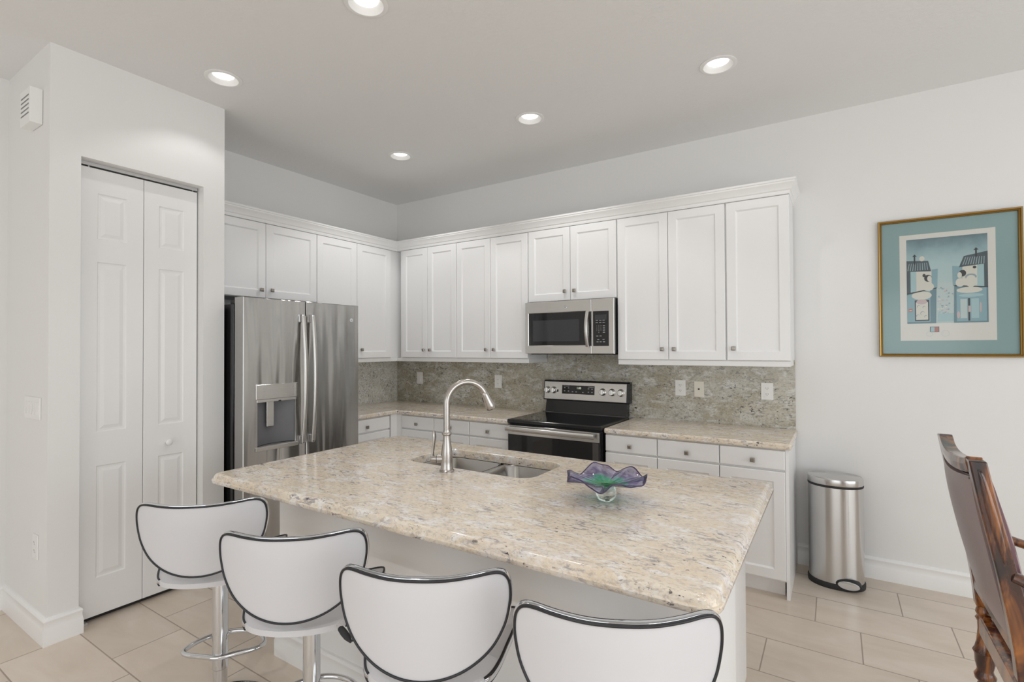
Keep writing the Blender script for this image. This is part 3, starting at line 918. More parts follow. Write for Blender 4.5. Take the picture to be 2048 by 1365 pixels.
# ------------------------------------------------------------------ range
def kitchen_range():
    a0, a1 = 1.876, 2.648
    t = thing('electric_range', 'black and stainless electric range under the microwave', 'range', (2.262, -0.35, 0))
    MB(RW).box(a0, a1, 0.024, 0.640, 0.02, 0.895).build('case', 'black', t, bevel=0.003)
    top = MB(RW).box(a0 - 0.006, a1 + 0.006, 0.10, 0.672, 0.895, 0.925).build('cooktop', 'black', t, bevel=0.006, seg=3)
    MB(RW).box(a0 + 0.016, a1 - 0.016, 0.13, 0.648, 0.925, 0.9265).build('glass_surface', 'blackglass', top)
    MB(RW).box(a0 + 0.01, a1 - 0.01, 0.105, 0.128, 0.925, 0.931).build('rear_trim', 'dark_chrome', top)
    # backguard: shelf part and the leaning control panel
    MB(RW).loops([[(a, d, z) for d, z in ((0.024, 0.92), (0.105, 0.92), (0.100, 0.935), (0.080, 1.02), (0.074, 1.05), (0.024, 1.05))] for a in (a0 + 0.02, a1 - 0.02)]).build('backguard', 'black', t, bevel=0.003)
    tilt = lambda z: 0.092 - 0.10 * (z - 1.03)
    MB(RW).loops([[(a, d, z) for d, z in ((0.024, 1.026), (0.088, 1.026), (tilt(1.03) - 0.002, 1.032), (tilt(1.185) - 0.002, 1.188), (0.068, 1.198), (0.024, 1.198))] for a in (a0 - 0.004, a1 + 0.004)]).build('panel_housing', 'black', t, bevel=0.004)
    PL = lambda a, d, z: (a, -(tilt(z) + d), z)
    pan = MB(PL).box(a0 + 0.006, a1 - 0.022, -0.003, 0.002, 1.036, 1.184).build('control_panel', 'steel', t, bevel=0.0015)
    ds = MB(PL).box(2.052, 2.352, 0.0015, 0.0035, 1.085, 1.158).build('display', 'blackglass', pan, bevel=0.0008)
    MB(PL).box(2.004, 2.018, 0.0015, 0.0035, 1.098, 1.118).build('indicator_lamp', 'slot', pan)
    for a in (1.912, 1.972, 2.424, 2.504, 2.588 - 0.008):
        k = MB(PL).lathe([(0.030, 0.002), (0.029, 0.007), (0.0245, 0.010), (0.0235, 0.026), (0.020, 0.029), (0.002, 0.029)], (a, 0, 1.113), 28, 'y').build('control_knob', M['knob_steel'], pan, smooth=35)
        MB(PL).box(a - 0.0055, a + 0.0055, 0.022, 0.034, 1.091, 1.135).build('knob_grip', M['knob_steel'], k, bevel=0.002)
    pf = lambda a, z: (lambda x, y: Vector((a + x, -(tilt(z + y) + 0.0037), z + y)))
    text_mesh('1:00', 0.024, 'clock', 'led', ds, pf(2.21, 1.136))
    class Prints:
        def box(s, *a):
            MB(PL).box(*a).build('key_print', 'legend', ds)
    lg = Prints()
    for a, z, w in ((2.095, 1.150, 0.026), (2.320, 1.148, 0.024)):
        lg.box(a - w, a + w, 0.0035, 0.0038, z - 0.002, z + 0.002)
    for a, z in ((2.078, 1.136), (2.114, 1.135), (2.078, 1.109), (2.114, 1.109), (2.152, 1.104), (2.186, 1.104), (2.248, 1.102), (2.298, 1.134), (2.330, 1.132), (2.298, 1.106), (2.330, 1.106)):
        lg.box(a - 0.006, a + 0.006, 0.0035, 0.0038, z - 0.0035, z + 0.0035)
    # oven door
    dr = MB(RW).slab(a0 + 0.004, a1 - 0.004, 0.20, 0.884, 0.642, 0.676, (), ease=0.003).build('oven_door', 'black', t)
    MB(RW).box(a0 + 0.006, a1 - 0.006, 0.670, 0.680, 0.812, 0.882).build('door_top_trim', 'steel', dr, bevel=0.002)
    MB(RW).box(a0 + 0.012, a1 - 0.06, 0.676, 0.6785, 0.30, 0.808).build('door_glass', 'blackglass', dr)
    MB(RW).box(a1 - 0.058, a1 - 0.012, 0.676, 0.679, 0.21, 0.81).build('door_side_trim', 'dark_chrome', dr)
    hp = [(a0 + 0.006 + (a1 - a0 - 0.040) * k / 16, 0.712 + 0.006 * math.sin(PI * k / 16), 0.858) for k in range(17)]
    h = MB(RW).tube(hp, 0.0185, 16, flat=(1.0, 0.62), up=(0, 0, 1)).build('towel_bar_handle', 'steel', dr, smooth=60)
    for a in (a0 + 0.03, a1 - 0.055):
        MB(RW).box(a - 0.012, a + 0.012, 0.679, 0.708, 0.848, 0.868).build('handle_mount', 'steel', h, bevel=0.002)
    MB(RW).slab(a0 + 0.004, a1 - 0.004, 0.03, 0.192, 0.642, 0.674, (), ease=0.003).build('storage_drawer', 'black', t)
M['dark_chrome'] = plain('dark_chrome_edge', (0.16, 0.155, 0.15), 0.22, 0.9)
M['knob_steel'] = plain('satin_knob', (0.72, 0.71, 0.69), 0.25, 1.0)
kitchen_range()

# ------------------------------------------------------------------ recessed lamps and added fill copies
def lamps():
    g = 'recessed ceiling lamps'
    labels = ['glowing recessed ceiling lamp in front of the pantry door', 'glowing recessed ceiling lamp above the island, cut by the top of the photo',
              'glowing recessed ceiling lamp nearest the inner corner of the cabinets', 'glowing recessed ceiling lamp in front of the microwave',
              'glowing recessed ceiling lamp nearest the open end of the wall cabinets', 'glowing recessed ceiling lamp over the end of the island, above the frame'] + ['recessed ceiling lamp in the living area behind the camera'] * 4
    t = thing('recessed_lamp', labels[0], 'ceiling lamp', (*LIGHTS[0], CH), 0, None, world=False)
    mb = MB()
    n = 40
    ring = lambda r, z: [(r * math.cos(2 * PI * k / n), r * math.sin(2 * PI * k / n), z) for k in range(n)]
    MB().loops([ring(r, z) for r, z in ((0.098, -0.0005), (0.098, -0.003), (0.081, -0.007), (0.0775, -0.006), (0.0775, 0.001), (0.0785, 0.001), (0.0785, -0.0005), (0.098, -0.0005))], False, False).build('trim_ring', 'trim', t, smooth=40)
    mb.loops([ring(0.0775, -0.006), ring(0.074, -0.001), ring(0.064, 0.009), ring(0.056, 0.017), ring(0.053, 0.021)], False, False)
    rf = mb.build('reflector', M['baffle'], t, smooth=50)
    MB().lathe([(0.0555, 0.0), (0.0555, 0.006), (0.002, 0.006)], (0, 0, 0.018), 32).build('lens', 'lens', t)
    roots = [t]
    for (x, y), lb in list(zip(LIGHTS, labels))[1:]:
        roots.append(copy_tree(t, (x, y, CH), 0, lb, 'recessed lamps of the living area' if y < -4 else None))
    for i, (x, y) in enumerate(LIGHTS):
        l = bpy.data.lights.new('recessed_lamp_light', 'SPOT')
        l.energy = (3.2, 6, 12.5, 12.5, 4, 6)[i] if i < 6 else 36  # the last value drives the added fill lamps
        l.color = (1.0, 0.99, 0.98)
        l.spot_size = math.radians(118)
        l.spot_blend = 0.35
        l.shadow_soft_size = 0.012
        o = bpy.data.objects.new('recessed_lamp_light', l)
        COL.objects.link(o)
        o.location = (x, y, CH + 0.004)
M['baffle'] = plain('lamp_reflector_white', (0.74, 0.74, 0.73), 0.4)
lamps()

# ------------------------------------------------------------------ wall plates and chime
def plate(name, label, cat, xf, a0, a1, z0, z1, d, kind, mat='plastic'):
    t = thing(name, label, cat, xf((a0 + a1) / 2, d, (z0 + z1) / 2))
    pl = MB(xf).slab(a0, a1, z0, z1, d, d + 0.006, (), ease=0.0015).build('face_plate', mat, t, bevel=0.001)
    c, zc = (a0 + a1) / 2, (z0 + z1) / 2
    f = d + 0.006
    if kind == 'duplex':
        for s in (-1, 1):
            z = zc + s * 0.0205
            r = MB(xf).prism([], 0, 0) if False else MB(xf)
            ring = [(c + 0.017 * math.cos(2 * PI * k / 24), z + 0.0145 * math.sin(2 * PI * k / 24)) for k in range(24)]
            r.loops([[(a, f - 0.0005, zz) for a, zz in ring], [(a, f + 0.0018, zz) for a, zz in ring]])
            rc = r.build('receptacle', mat, pl, smooth=40)
            s2 = MB(xf)
            s2.box(c - 0.0075, c - 0.0055, f + 0.0018, f + 0.0021, z - 0.002, z + 0.007).box(c + 0.0055, c + 0.0075, f + 0.0018, f + 0.0021, z - 0.002, z + 0.007)
            s2.box(c - 0.002, c + 0.002, f + 0.0018, f + 0.0021, z - 0.010, z - 0.0055)
            s2.build('slot', 'slot', rc)
    elif kind == 'decora':
        rc = MB(xf).slab(c - 0.0165, c + 0.0165, zc - 0.0335, zc + 0.0335, f - 0.0005, f + 0.002, ()).build('receptacle', mat, pl)
        s2 = MB(xf)
        for z in (zc - 0.018, zc + 0.018):
            s2.box(c - 0.0075, c - 0.0055, f + 0.002, f + 0.0023, z - 0.003, z + 0.006).box(c + 0.0055, c + 0.0075, f + 0.002, f + 0.0023, z - 0.003, z + 0.006)
        s2.build('slot', 'gap', rc)
    elif kind == 'rocker':
        n = max(1, round((a1 - a0 - 0.025) / 0.046))
        for i in range(n):
            q = c + (i - (n - 1) / 2) * 0.046
            fr = MB(xf).slab(q - 0.0165, q + 0.0165, zc - 0.0335, zc + 0.0335, f - 0.0005, f + 0.0008, ()).build('rocker_frame', 'gap', pl)
            MB(xf).loops([[(a, dd, z) for a, dd, z in ((q - 0.0155, f, zc - 0.032), (q + 0.0155, f, zc - 0.032), (q + 0.0155, f, zc + 0.032), (q - 0.0155, f, zc + 0.032))],
                          [(a, dd, z) for a, dd, z in ((q - 0.0155, f + 0.006, zc - 0.032), (q + 0.0155, f + 0.006, zc - 0.032), (q + 0.0155, f + 0.002, zc + 0.032), (q - 0.0155, f + 0.002, zc + 0.032))]]).build('rocker', mat, fr)
    elif kind == 'jack':
        MB(xf).lathe([(0.006, -0.001), (0.006, 0.006), (0.004, 0.006), (0.004, 0.001), (0.0005, 0.001)], (c, f, zc), 16, 'y').build('jack', 'slot', pl)
    return t
sd = 0.0206
plate('light_switch', 'white switch plate on the backsplash nearest the corner', 'switch', RW, 0.312, 0.390, 1.105, 1.228, sd, 'rocker')
plate('wall_outlet', 'white outlet plate on the backsplash just left of the range', 'outlet', RW, 1.308, 1.386, 1.100, 1.220, sd, 'decora')
plate('wall_outlet', 'white duplex outlet on the backsplash just right of the range', 'outlet', RW, 2.992, 3.070, 1.107, 1.228, sd, 'duplex')
plate('phone_jack', 'cream jack plate with one dark hole on the backsplash', 'outlet', RW, 3.133, 3.203, 1.105, 1.222, sd, 'jack', 'cream')
plate('wall_outlet', 'white duplex outlet on the backsplash near its open right end', 'outlet', RW, 3.588, 3.665, 1.106, 1.226, sd, 'duplex')
SWW = lambda a, d, z: (a, PP - d, z)
plate('light_switch', 'white four gang rocker switch plate on the pantry side wall', 'switch', SWW, 0.345, 0.588, 1.118, 1.235, 0.0005, 'rocker')
plate('wall_outlet', 'white outlet plate low on the pantry side wall', 'outlet', SWW, 0.490, 0.566, 0.400, 0.525, 0.0005, 'duplex')
def chime():
    t = thing('door_chime', 'white louvered door chime box high on the pantry side wall', 'door chime', (0.51, PP, 2.65))
    MB().box(0.432, 0.588, PP - 0.0525, PP - 0.001, 2.650, 2.832).build('chime_box', 'plastic', t, bevel=0.003)
    lv = MB()
    for k in range(5):
        z = 2.695 + 0.023 * k
        lv.box(0.450, 0.572, PP - 0.0535, PP - 0.052, z, z + 0.007)
    lv.build('louver', 'gap', t)
chime()

# ------------------------------------------------------------------ picture
def picture():
    x0, x1, z0, z1 = 4.268, 4.934, 1.413, 2.268
    t = thing('framed_print', 'gilt framed print of two rooftop houses with teal mat', 'picture', (4.6, -0.02, z0))
    prof = [(0.0, 0.002), (0.0, 0.020), (0.004, 0.026), (0.009, 0.024), (0.012, 0.019), (0.016, 0.021), (0.019, 0.017), (0.020, 0.010), (0.020, 0.002)]
    loops = [[(a, d, z) for a, z in ((x0 + q, z0 + q), (x1 - q, z0 + q), (x1 - q, z1 - q), (x0 + q, z1 - q))] for q, d in prof]
    MB(RW).loops(loops, False, False).build('picture_frame', 'gold', t, smooth=25)
    mt = MB(RW).box(x0 + 0.0195, x1 - 0.0195, 0.006, 0.008, z0 + 0.0195, z1 - 0.0195).build('mat_board', M['teal'], t)
    pp = MB(RW).box(4.377, 4.820, 0.0065, 0.0083, 1.513, 2.168).build('print_paper', M['paper'], t)
    u0, u1, v0, v1 = 4.411, 4.785, 1.618, 2.138
    cols = ['art_sky', 'slate', 'slate2', 'pale', 'blue1', 'blue2', 'deep', 'ink', 'blush', 'red', 'mist']
    C = {c: i for i, c in enumerate(cols)}
    mb = MB()
    lay = [0]
    def poly(c, pts):
        lay[0] += 1
        d = 0.0084 + 0.00001 * lay[0]
        mb.cur = C[c]
        mb.add([(u0 + (u1 - u0) * u, -d, v0 + (v1 - v0) * v) for u, v in pts], [tuple(range(len(pts)))])
    def ell(c, x, y, rx, ry, n=14, a0=0, a1=2 * PI):
        poly(c, [(x + rx * math.cos(a0 + (a1 - a0) * k / n), y + ry * math.sin(a0 + (a1 - a0) * k / n)) for k in range(n)])
    def box(c, a, b, e, f): poly(c, [(a, e), (b, e), (b, f), (a, f)])
    box('art_sky', 0, 1, 0, 1)
    rnd = random.Random(4)
    box('mist', 0.38, 0.60, 0.03, 0.47)
    poly('mist', [(0.44, 0.45), (0.475, 0.45), (0.487, 0.50), (0.497, 0.45), (0.55, 0.44), (0.55, 0.40), (0.42, 0.40)])
    for k in range(46):
        u, v = 0.385 + 0.205 * rnd.random(), 0.05 + 0.36 * rnd.random()
        w = 0.012 + 0.02 * rnd.random()
        box(rnd.choice(['blush', 'blue1', 'pale', 'slate2', 'blue2']), u, min(0.595, u + w), v, v + 0.010 + 0.008 * rnd.random())
    box('blue1', 0.39, 0.59, 0.02, 0.11)
    # left house
    poly('slate', [(0, 0.62), (0.05, 0.62), (0.05, 0.36), (0, 0.35)])
    box('blue1', 0.05, 0.14, 0.37, 0.62)
    box('pale', 0.125, 0.32, 0.38, 0.62)
    poly('blue2', [(0.32, 0.63), (0.40, 0.635), (0.39, 0.41), (0.32, 0.40)])
    poly('slate', [(0, 0.75), (0.28, 0.735), (0.315, 0.61), (0, 0.62)])
    for k in range(9):
        poly('slate2', [(0.01 + 0.032 * k, 0.63), (0.022 + 0.032 * k, 0.63), (0.040 + 0.028 * k, 0.715), (0.032 + 0.028 * k, 0.715)])
    box('ink', 0.095, 0.115, 0.70, 0.80); poly('ink', [(0.075, 0.795), (0.135, 0.795), (0.105, 0.822)])
    ell('pale', 0.20, 0.765, 0.035, 0.03)
    poly('deep', [(0, 0.35), (0.38, 0.41), (0.37, 0), (0, 0)])
    poly('blue2', [(0.0, 0.34), (0.30, 0.385), (0.30, 0.02), (0.0, 0.02)])
    ell('pale', 0.19, 0.33, 0.13, 0.05)
    box('ink', 0.10, 0.285, 0.03, 0.275); box('pale', 0.115, 0.27, 0.045, 0.25)
    ell('blush', 0.19, 0.255, 0.07, 0.03)
    for x, y, r in ((0.15, 0.20, 0.022), (0.22, 0.19, 0.02), (0.20, 0.12, 0.03), (0.14, 0.09, 0.022), (0.24, 0.08, 0.02)):
        ell('slate2', x, y, r, r * 0.8); ell('pale', x + 0.004, y - 0.004, r * 0.85, r * 0.7)
    box('red', 0.02, 0.07, 0.14, 0.18); box('pale', 0.03, 0.06, 0.15, 0.16)
    poly('ink', [(0, 0.362), (0.38, 0.418), (0.38, 0.405), (0, 0.347)])
    ell('ink', 0.275, 0.53, 0.05, 0.042); ell('pale', 0.293, 0.525, 0.030, 0.034)
    ell('pale', 0.275, 0.43, 0.075, 0.05); ell('ink', 0.225, 0.565, 0.02, 0.02); ell('pale', 0.165, 0.52, 0.03, 0.07)
    # right house
    box('slate', 0.955, 1, 0.39, 0.68); box('blue1', 0.875, 0.955, 0.41, 0.65); box('pale', 0.70, 0.875, 0.42, 0.67)
    poly('blue2', [(0.58, 0.655), (0.70, 0.64), (0.66, 0.42), (0.585, 0.425)])
    poly('slate', [(0.72, 0.76), (1, 0.80), (1, 0.66), (0.66, 0.635)])
    for k in range(9):
        poly('slate2', [(0.70 + 0.031 * k, 0.66), (0.712 + 0.031 * k, 0.66), (0.748 + 0.027 * k, 0.745), (0.738 + 0.027 * k, 0.745)])
    box('ink', 0.855, 0.875, 0.74, 0.825); poly('ink', [(0.835, 0.82), (0.895, 0.82), (0.865, 0.848)])
    poly('deep', [(0.60, 0.425), (1, 0.395), (1, 0), (0.59, 0)])
    box('blue2', 0.625, 0.98, 0.015, 0.39)
    ell('pale', 0.78, 0.37, 0.155, 0.035); ell('blue1', 0.80, 0.31, 0.15, 0.02)
    box('mist', 0.67, 0.75, 0.05, 0.27); box('ink', 0.762, 0.785, 0.02, 0.275); box('blue1', 0.80, 0.89, 0.05, 0.27)
    box('blush', 0.765, 0.795, 0.12, 0.19); ell('blush', 0.645, 0.09, 0.02, 0.04); ell('blush', 0.91, 0.17, 0.012, 0.06)
    poly('ink', [(0.60, 0.432), (1, 0.402), (1, 0.39), (0.60, 0.420)])
    ell('pale', 0.67, 0.46, 0.055, 0.05); ell('ink', 0.70, 0.565, 0.045, 0.038); ell('pale', 0.665, 0.545, 0.028, 0.034)
    ell('slate2', 0.80, 0.52, 0.07, 0.035); ell('pale', 0.80, 0.47, 0.066, 0.07); ell('ink', 0.845, 0.625, 0.022, 0.016)
    # stamp and two faint postmark rings below the picture
    sc = lambda X, Z: ((X - u0) / (u1 - u0), (Z - v0) / (v1 - v0))
    s0, s1 = sc(4.523, 1.566), sc(4.560, 1.595)
    box('slate', s0[0] - 0.008, s1[0] + 0.008, s0[1] - 0.004, s1[1] + 0.004)
    box('blue1', s0[0], (s0[0] + s1[0]) / 2, s0[1], s1[1]); box('red', (s0[0] + s1[0]) / 2, s1[0], s0[1], s1[1])
    for X, Z, r in ((4.517, 1.553, 0.014), (4.592, 1.556, 0.018)):
        cx, cy = sc(X, Z)
        for q in range(18):
            a = 2 * PI * q / 18
            ell('mist', cx + r / (u1 - u0) * math.cos(a), cy + r / (v1 - v0) * math.sin(a), 0.004, 0.003, 6)
    mb.build('illustration', [M[c] for c in cols], pp, weld=False)
    # glazing is left to the gloss of the mat and paper
M['teal'] = plain('teal_mat_board', (0.225, 0.335, 0.335), 0.12)
M['paper'] = plain('cream_paper', (0.60, 0.60, 0.565), 0.12)
for n_, c_ in (('slate', (0.075, 0.10, 0.115)), ('slate2', (0.26, 0.33, 0.35)), ('pale', (0.56, 0.56, 0.50)), ('blue1', (0.32, 0.46, 0.48)), ('blue2', (0.22, 0.35, 0.39)), ('deep', (0.13, 0.22, 0.25)),
               ('ink', (0.05, 0.055, 0.06)), ('blush', (0.46, 0.38, 0.38)), ('red', (0.38, 0.17, 0.15)), ('mist', (0.42, 0.50, 0.50))):
    M[n_] = plain('print_ink_' + {'slate': 'slate', 'slate2': 'grey', 'pale': 'cream', 'blue1': 'pale_teal', 'blue2': 'teal', 'deep': 'deep_teal', 'ink': 'black', 'blush': 'blush', 'red': 'red', 'mist': 'mist'}[n_], c_, 0.15)
def art_sky():
    t = NT('print_ink_sky')
    geo = t.n('ShaderNodeNewGeometry')
    sep = t.n('ShaderNodeSeparateXYZ')
    t.l(geo.outputs['Position'], sep.inputs[0])
    f = t.math('DIVIDE', t.math('SUBTRACT', sep.outputs[2], 1.618), 0.52)
    f = t.math('ADD', f, t.math('MULTIPLY_ADD', t.noise(t.coord(), 14, 3), 0.16, -0.08))
    t.set(Base_Color=t.ramp(f, [(0.35, (0.40, 0.50, 0.50)), (0.70, (0.36, 0.49, 0.50)), (0.86, (0.24, 0.35, 0.38)), (1.0, (0.12, 0.185, 0.21))]), Roughness=0.15)
    return t.m
M['art_sky'] = art_sky()
picture()

# ------------------------------------------------------------------ trash can
def trash_can():
    cx, cy, a, b = 4.022, -0.192, 0.150, 0.125
    t = thing('trash_can', 'oval brushed steel pedal trash can on the floor beside the base cabinets', 'trash can', (cx, cy, 0))
    L = lambda s, z, n=56: [(cx + a * s * math.copysign(abs(math.cos(q)) ** 0.92, math.cos(q)), cy + b * s * math.copysign(abs(math.sin(q)) ** 0.92, math.sin(q)), z) for q in (2 * PI * k / n for k in range(n))]
    MB().loops([L(0.985, 0.034), L(0.985, 0.612)]).build('bin_body', 'can_steel', t, smooth=40)
    MB().loops([L(1.02, 0.0), L(1.03, 0.012), L(1.03, 0.026), L(1.0, 0.034)]).build('base', 'rubber', t, smooth=40)
    MB().loops([L(0.99, 0.6125), L(1.0, 0.615), L(1.0, 0.624), L(0.985, 0.626)]).build('lid_seal', 'rubber', t, smooth=40)
    MB().loops([L(0.99, 0.6265), L(1.0, 0.629), L(1.0, 0.655), L(0.985, 0.664), L(0.95, 0.6675), L(0.3, 0.670)]).build('lid', 'can_steel', t, smooth=35)
    px, py = 4.085, cy - 0.110
    sur = MB()
    for s in (1,):
        sur.loops([[(px + 0.066 * w * math.cos(q), py - 0.004 - dd, 0.042 + 0.033 * w * math.sin(q)) for q in (2 * PI * k / 28 for k in range(28))] for w, dd in ((1.0, -0.03), (1.0, 0.012), (0.9, 0.016))])
    sur.build('pedal_surround', 'rubber', t, smooth=40)
    MB().loops([[(px + 0.056 * w * math.cos(q), py - 0.018 - dd, 0.043 + 0.024 * w * math.sin(q)) for q in (2 * PI * k / 28 for k in range(28))] for w, dd in ((1.0, 0.0), (1.0, 0.010), (0.92, 0.014))]).build('pedal', 'chrome', t, smooth=40)
trash_can()

# ------------------------------------------------------------------ bar stools
def bar_stool(loc, rz, label):
    t = thing('bar_stool', label, 'bar stool', loc, rz, None, world=False)
    t.rotation_euler = (0, 0, rz)
    # backrest: a shield in (x, z), wings curling forward
    half = [(0.0, 0.911), (0.07, 0.911), (0.135, 0.914), (0.178, 0.916), (0.204, 0.910), (0.219, 0.892), (0.2245, 0.862), (0.222, 0.822), (0.209, 0.770), (0.177, 0.718), (0.125, 0.679), (0.064, 0.657)]
    pts = half + [(0.0, 0.650)] + [(-x, z) for x, z in reversed(half[1:])]
    ol = [(p[0], p[1]) for p in cat_rom([(x, z, 0) for x, z in pts], 5, True)]
    yb = lambda x, z: -0.246 + 0.072 * (abs(x) / 0.22) ** 2 + 0.10 * (0.93 - z)
    rear, front = [], []
    ns = 9
    for i in range(1, ns + 1):
        s = i / ns
        e = 0.010 * (1 - s * s)
        rr, ff = [], []
        for x, z in ol:
            X, Z = x * s, 0.815 + (z - 0.815) * s
            rr.append((X, yb(X, Z) - e * 0.4, Z))
            ff.append((X, yb(X, Z) + 0.018 + e, Z))
        rear.append(rr); front.append(ff)
    mb = MB()
    mb.loops(list(rear) + list(reversed(front)), True, True)
    back = mb.build('backrest', 'leather_white', t, smooth=50)
    n = len(ol)
    strip = []
    band = MB()
    def grow(k, e):
        x, z = ol[k]
        a, b = ol[k - 1], ol[(k + 1) % n]
        tx, tz = b[0] - a[0], b[1] - a[1]
        l = math.hypot(tx, tz)
        nx, nz = tz / l, -tx / l
        if nx * x + nz * (z - 0.815) < 0:
            nx, nz = -nx, -nz
        return x + nx * e, z + nz * e
    rings = []
    for e, d in ((0.0, 0.001), (0.0045, 0.002), (0.0055, 0.009), (0.0045, 0.016), (0.0, 0.017)):
        r = []
        for k in range(n):
            x, z = grow(k, e)
            x0, z0 = ol[k]
            r.append((x, yb(x0, z0) + d, z))
        rings.append(r)
    rings.append(rings[0])
    band.loops(rings, False, False).build('chrome_edge', 'chrome', back, smooth=60)
    for d in (-0.0015, 0.0195):
        MB().tube([(ol[k][0], yb(*ol[k]) + d, ol[k][1]) for k in range(n)], 0.0035, 8, closed=True).build('piping', 'piping', back, smooth=80)
    # seat: a shield in (x, y), side wings rising toward the front
    half = [(0.0, -0.202), (0.06, -0.197), (0.12, -0.178), (0.162, -0.142), (0.186, -0.09), (0.203, -0.03), (0.217, 0.02), (0.226, 0.07), (0.226, 0.11), (0.212, 0.145), (0.165, 0.166), (0.10, 0.175)]
    pts = half + [(0.0, 0.178)] + [(-x, y) for x, y in reversed(half[1:])]
    os_ = [(p[0], p[1]) for p in cat_rom([(x, y, 0) for x, y in pts], 5, True)]
    def zs(x, y):
        s = min(1, max(0, (y + 0.17) / 0.24))
        s = s * s * (3 - 2 * s)
        return 0.600 + 0.046 * (abs(x) / 0.235) ** 2 * (0.10 + 0.90 * s)
    top, bot = [], []
    for i in range(1, ns + 1):
        s = i / ns
        e = 0.012 * (1 - s * s)
        top.append([(x * s, y * s, zs(x * s, y * s) + 0.018 + e) for x, y in os_])
        bot.append([(x * s, y * s, zs(x * s, y * s) - e) for x, y in os_])
    seat = MB().loops(list(bot) + list(reversed(top)), True, True).build('seat', 'leather_white', t, smooth=50)
    n = len(os_)
    def grow2(k, e):
        x, y = os_[k]
        a, b = os_[k - 1], os_[(k + 1) % n]
        tx, ty = b[0] - a[0], b[1] - a[1]
        l = math.hypot(tx, ty)
        nx, ny = ty / l, -tx / l
        if nx * x + ny * y < 0:
            nx, ny = -nx, -ny
        return x + nx * e, y + ny * e
    k0 = next(k for k in range(n) if os_[k][0] > 0.148)
    run = [k for k in range(k0, n - k0 + 1)]
    rings = []
    for k in run:
        fade = min(1.0, 0.25 + min(k - k0, n - k0 - k) / 3)
        r = []
        for e, d in ((0.0, 0.001), (0.0045, 0.002), (0.0055, 0.009), (0.0045, 0.016), (0.0, 0.017)):
            x, y = grow2(k, e * fade)
            r.append((x, y, zs(*os_[k]) + d))
        rings.append(r)
    MB().loops(rings).build('chrome_edge', 'chrome', seat, smooth=60)
    for d in (-0.0015, 0.0195):
        MB().tube([(os_[k][0], os_[k][1], zs(*os_[k]) + d) for k in run], 0.0035, 8).build('piping', 'piping', seat, smooth=80)
    MB().lathe([(0.085, 0.588), (0.085, 0.596), (0.03, 0.598)], (0, 0, 0), 24).build('seat_plate', 'blackmatte', t, smooth=40)
    MB().lathe([(0.0285, 0.19), (0.0285, 0.592)], (0, 0, 0), 36).build('post_sleeve', 'chrome', t, smooth=40)
    MB().lathe([(0.0275, 0.1885), (0.0275, 0.1899)], (0, 0, 0), 24).build('sleeve_collar', 'rubber', t)
    MB().lathe([(0.026, 0.02), (0.026, 0.1885)], (0, 0, 0), 36).build('lower_post', 'chrome', t, smooth=40)
    MB().lathe([(0.195, 0.0), (0.195, 0.008), (0.18, 0.015), (0.11, 0.022), (0.05, 0.030), (0.032, 0.045), (0.0275, 0.06)], (0, 0, 0), 48).build('base', 'chrome', t, smooth=40)
    fp = [(0.0, -0.030), (-0.06, -0.012), (-0.115, 0.006), (-0.148, 0.028), (-0.150, 0.062), (-0.122, 0.112), (-0.07, 0.152), (0.0, 0.170)]
    fp = fp + [(-x, y) for x, y in reversed(fp[1:-1])]
    MB().tube([(p[0], p[1], 0.243) for p in cat_rom([(x, y, 0) for x, y in fp], 6, True)], 0.0095, 12, closed=True).build('footrest', 'chrome', t, smooth=80)
    lv = [(0.03, 0.0, 0.580), (0.08, -0.01, 0.578), (0.15, -0.02, 0.572)]
    MB().tube(lv, 0.004, 8).build('height_lever', 'chrome', t, smooth=60)
    return t
S = [((1.911, -2.872, 0), 42.5, 'white bar stool with black piping nearest the pantry, farthest from camera'),
     ((2.498, -2.868, 0), 36.0, 'white bar stool with black piping, second from the pantry'),
     ((3.045, -2.838, 0), 28.5, 'white bar stool with black piping, second from the right end of the row'),
     ((3.545, -2.758, 0), 26.0, 'white bar stool with black piping at the near right corner of the island')]
st = bar_stool(S[0][0], math.radians(S[0][1]), S[0][2])
for loc, rz, lb in S[1:]:
    copy_tree(st, loc, math.radians(rz), lb)

# ------------------------------------------------------------------ power cord hanging by the third stool
def power_cord():
    t = thing('power_cord', 'black power cord with two prong plug hanging off a stool seat', 'cord', (2.80, -2.95, 0.66))
    a, b = Vector((2.823, -2.975, 0.627)), Vector((2.780, -2.975, 0.652))
    d = (b - a).normalized()
    MB().tube([a - d * 0.008, a, a + d * 0.010, a + d * 0.028, b - d * 0.004, b], [0.004, 0.007, 0.0105, 0.0115, 0.010, 0.007], 10, flat=(0.75, 1.0)).build('plug', 'rubber', t, smooth=50)
    side = d.cross(Vector((0.5, -0.8, 0.2))).normalized()
    for s in (-1, 1):
        c = b + side * 0.005 * s
        MB().tube([c - d * 0.002, c + d * 0.013], 0.0018, 6).build('prong', 'chrome', t)
    cs, sn = math.cos(math.radians(28.5)), math.sin(math.radians(28.5))
    loc = lambda r, f, z: (3.045 + r * cs - f * sn, -2.838 + r * sn + f * cs, z)
    pts = cat_rom([a - d * 0.006, loc(-0.213, -0.055, 0.668), loc(-0.190, -0.030, 0.690), loc(-0.13, 0.0, 0.676), loc(-0.05, 0.02, 0.652), loc(0.05, 0.02, 0.652), loc(0.10, 0.06, 0.662)], 6)
    MB().tube(pts, 0.003, 8).build('cable', 'rubber', t, smooth=60)
power_cord()

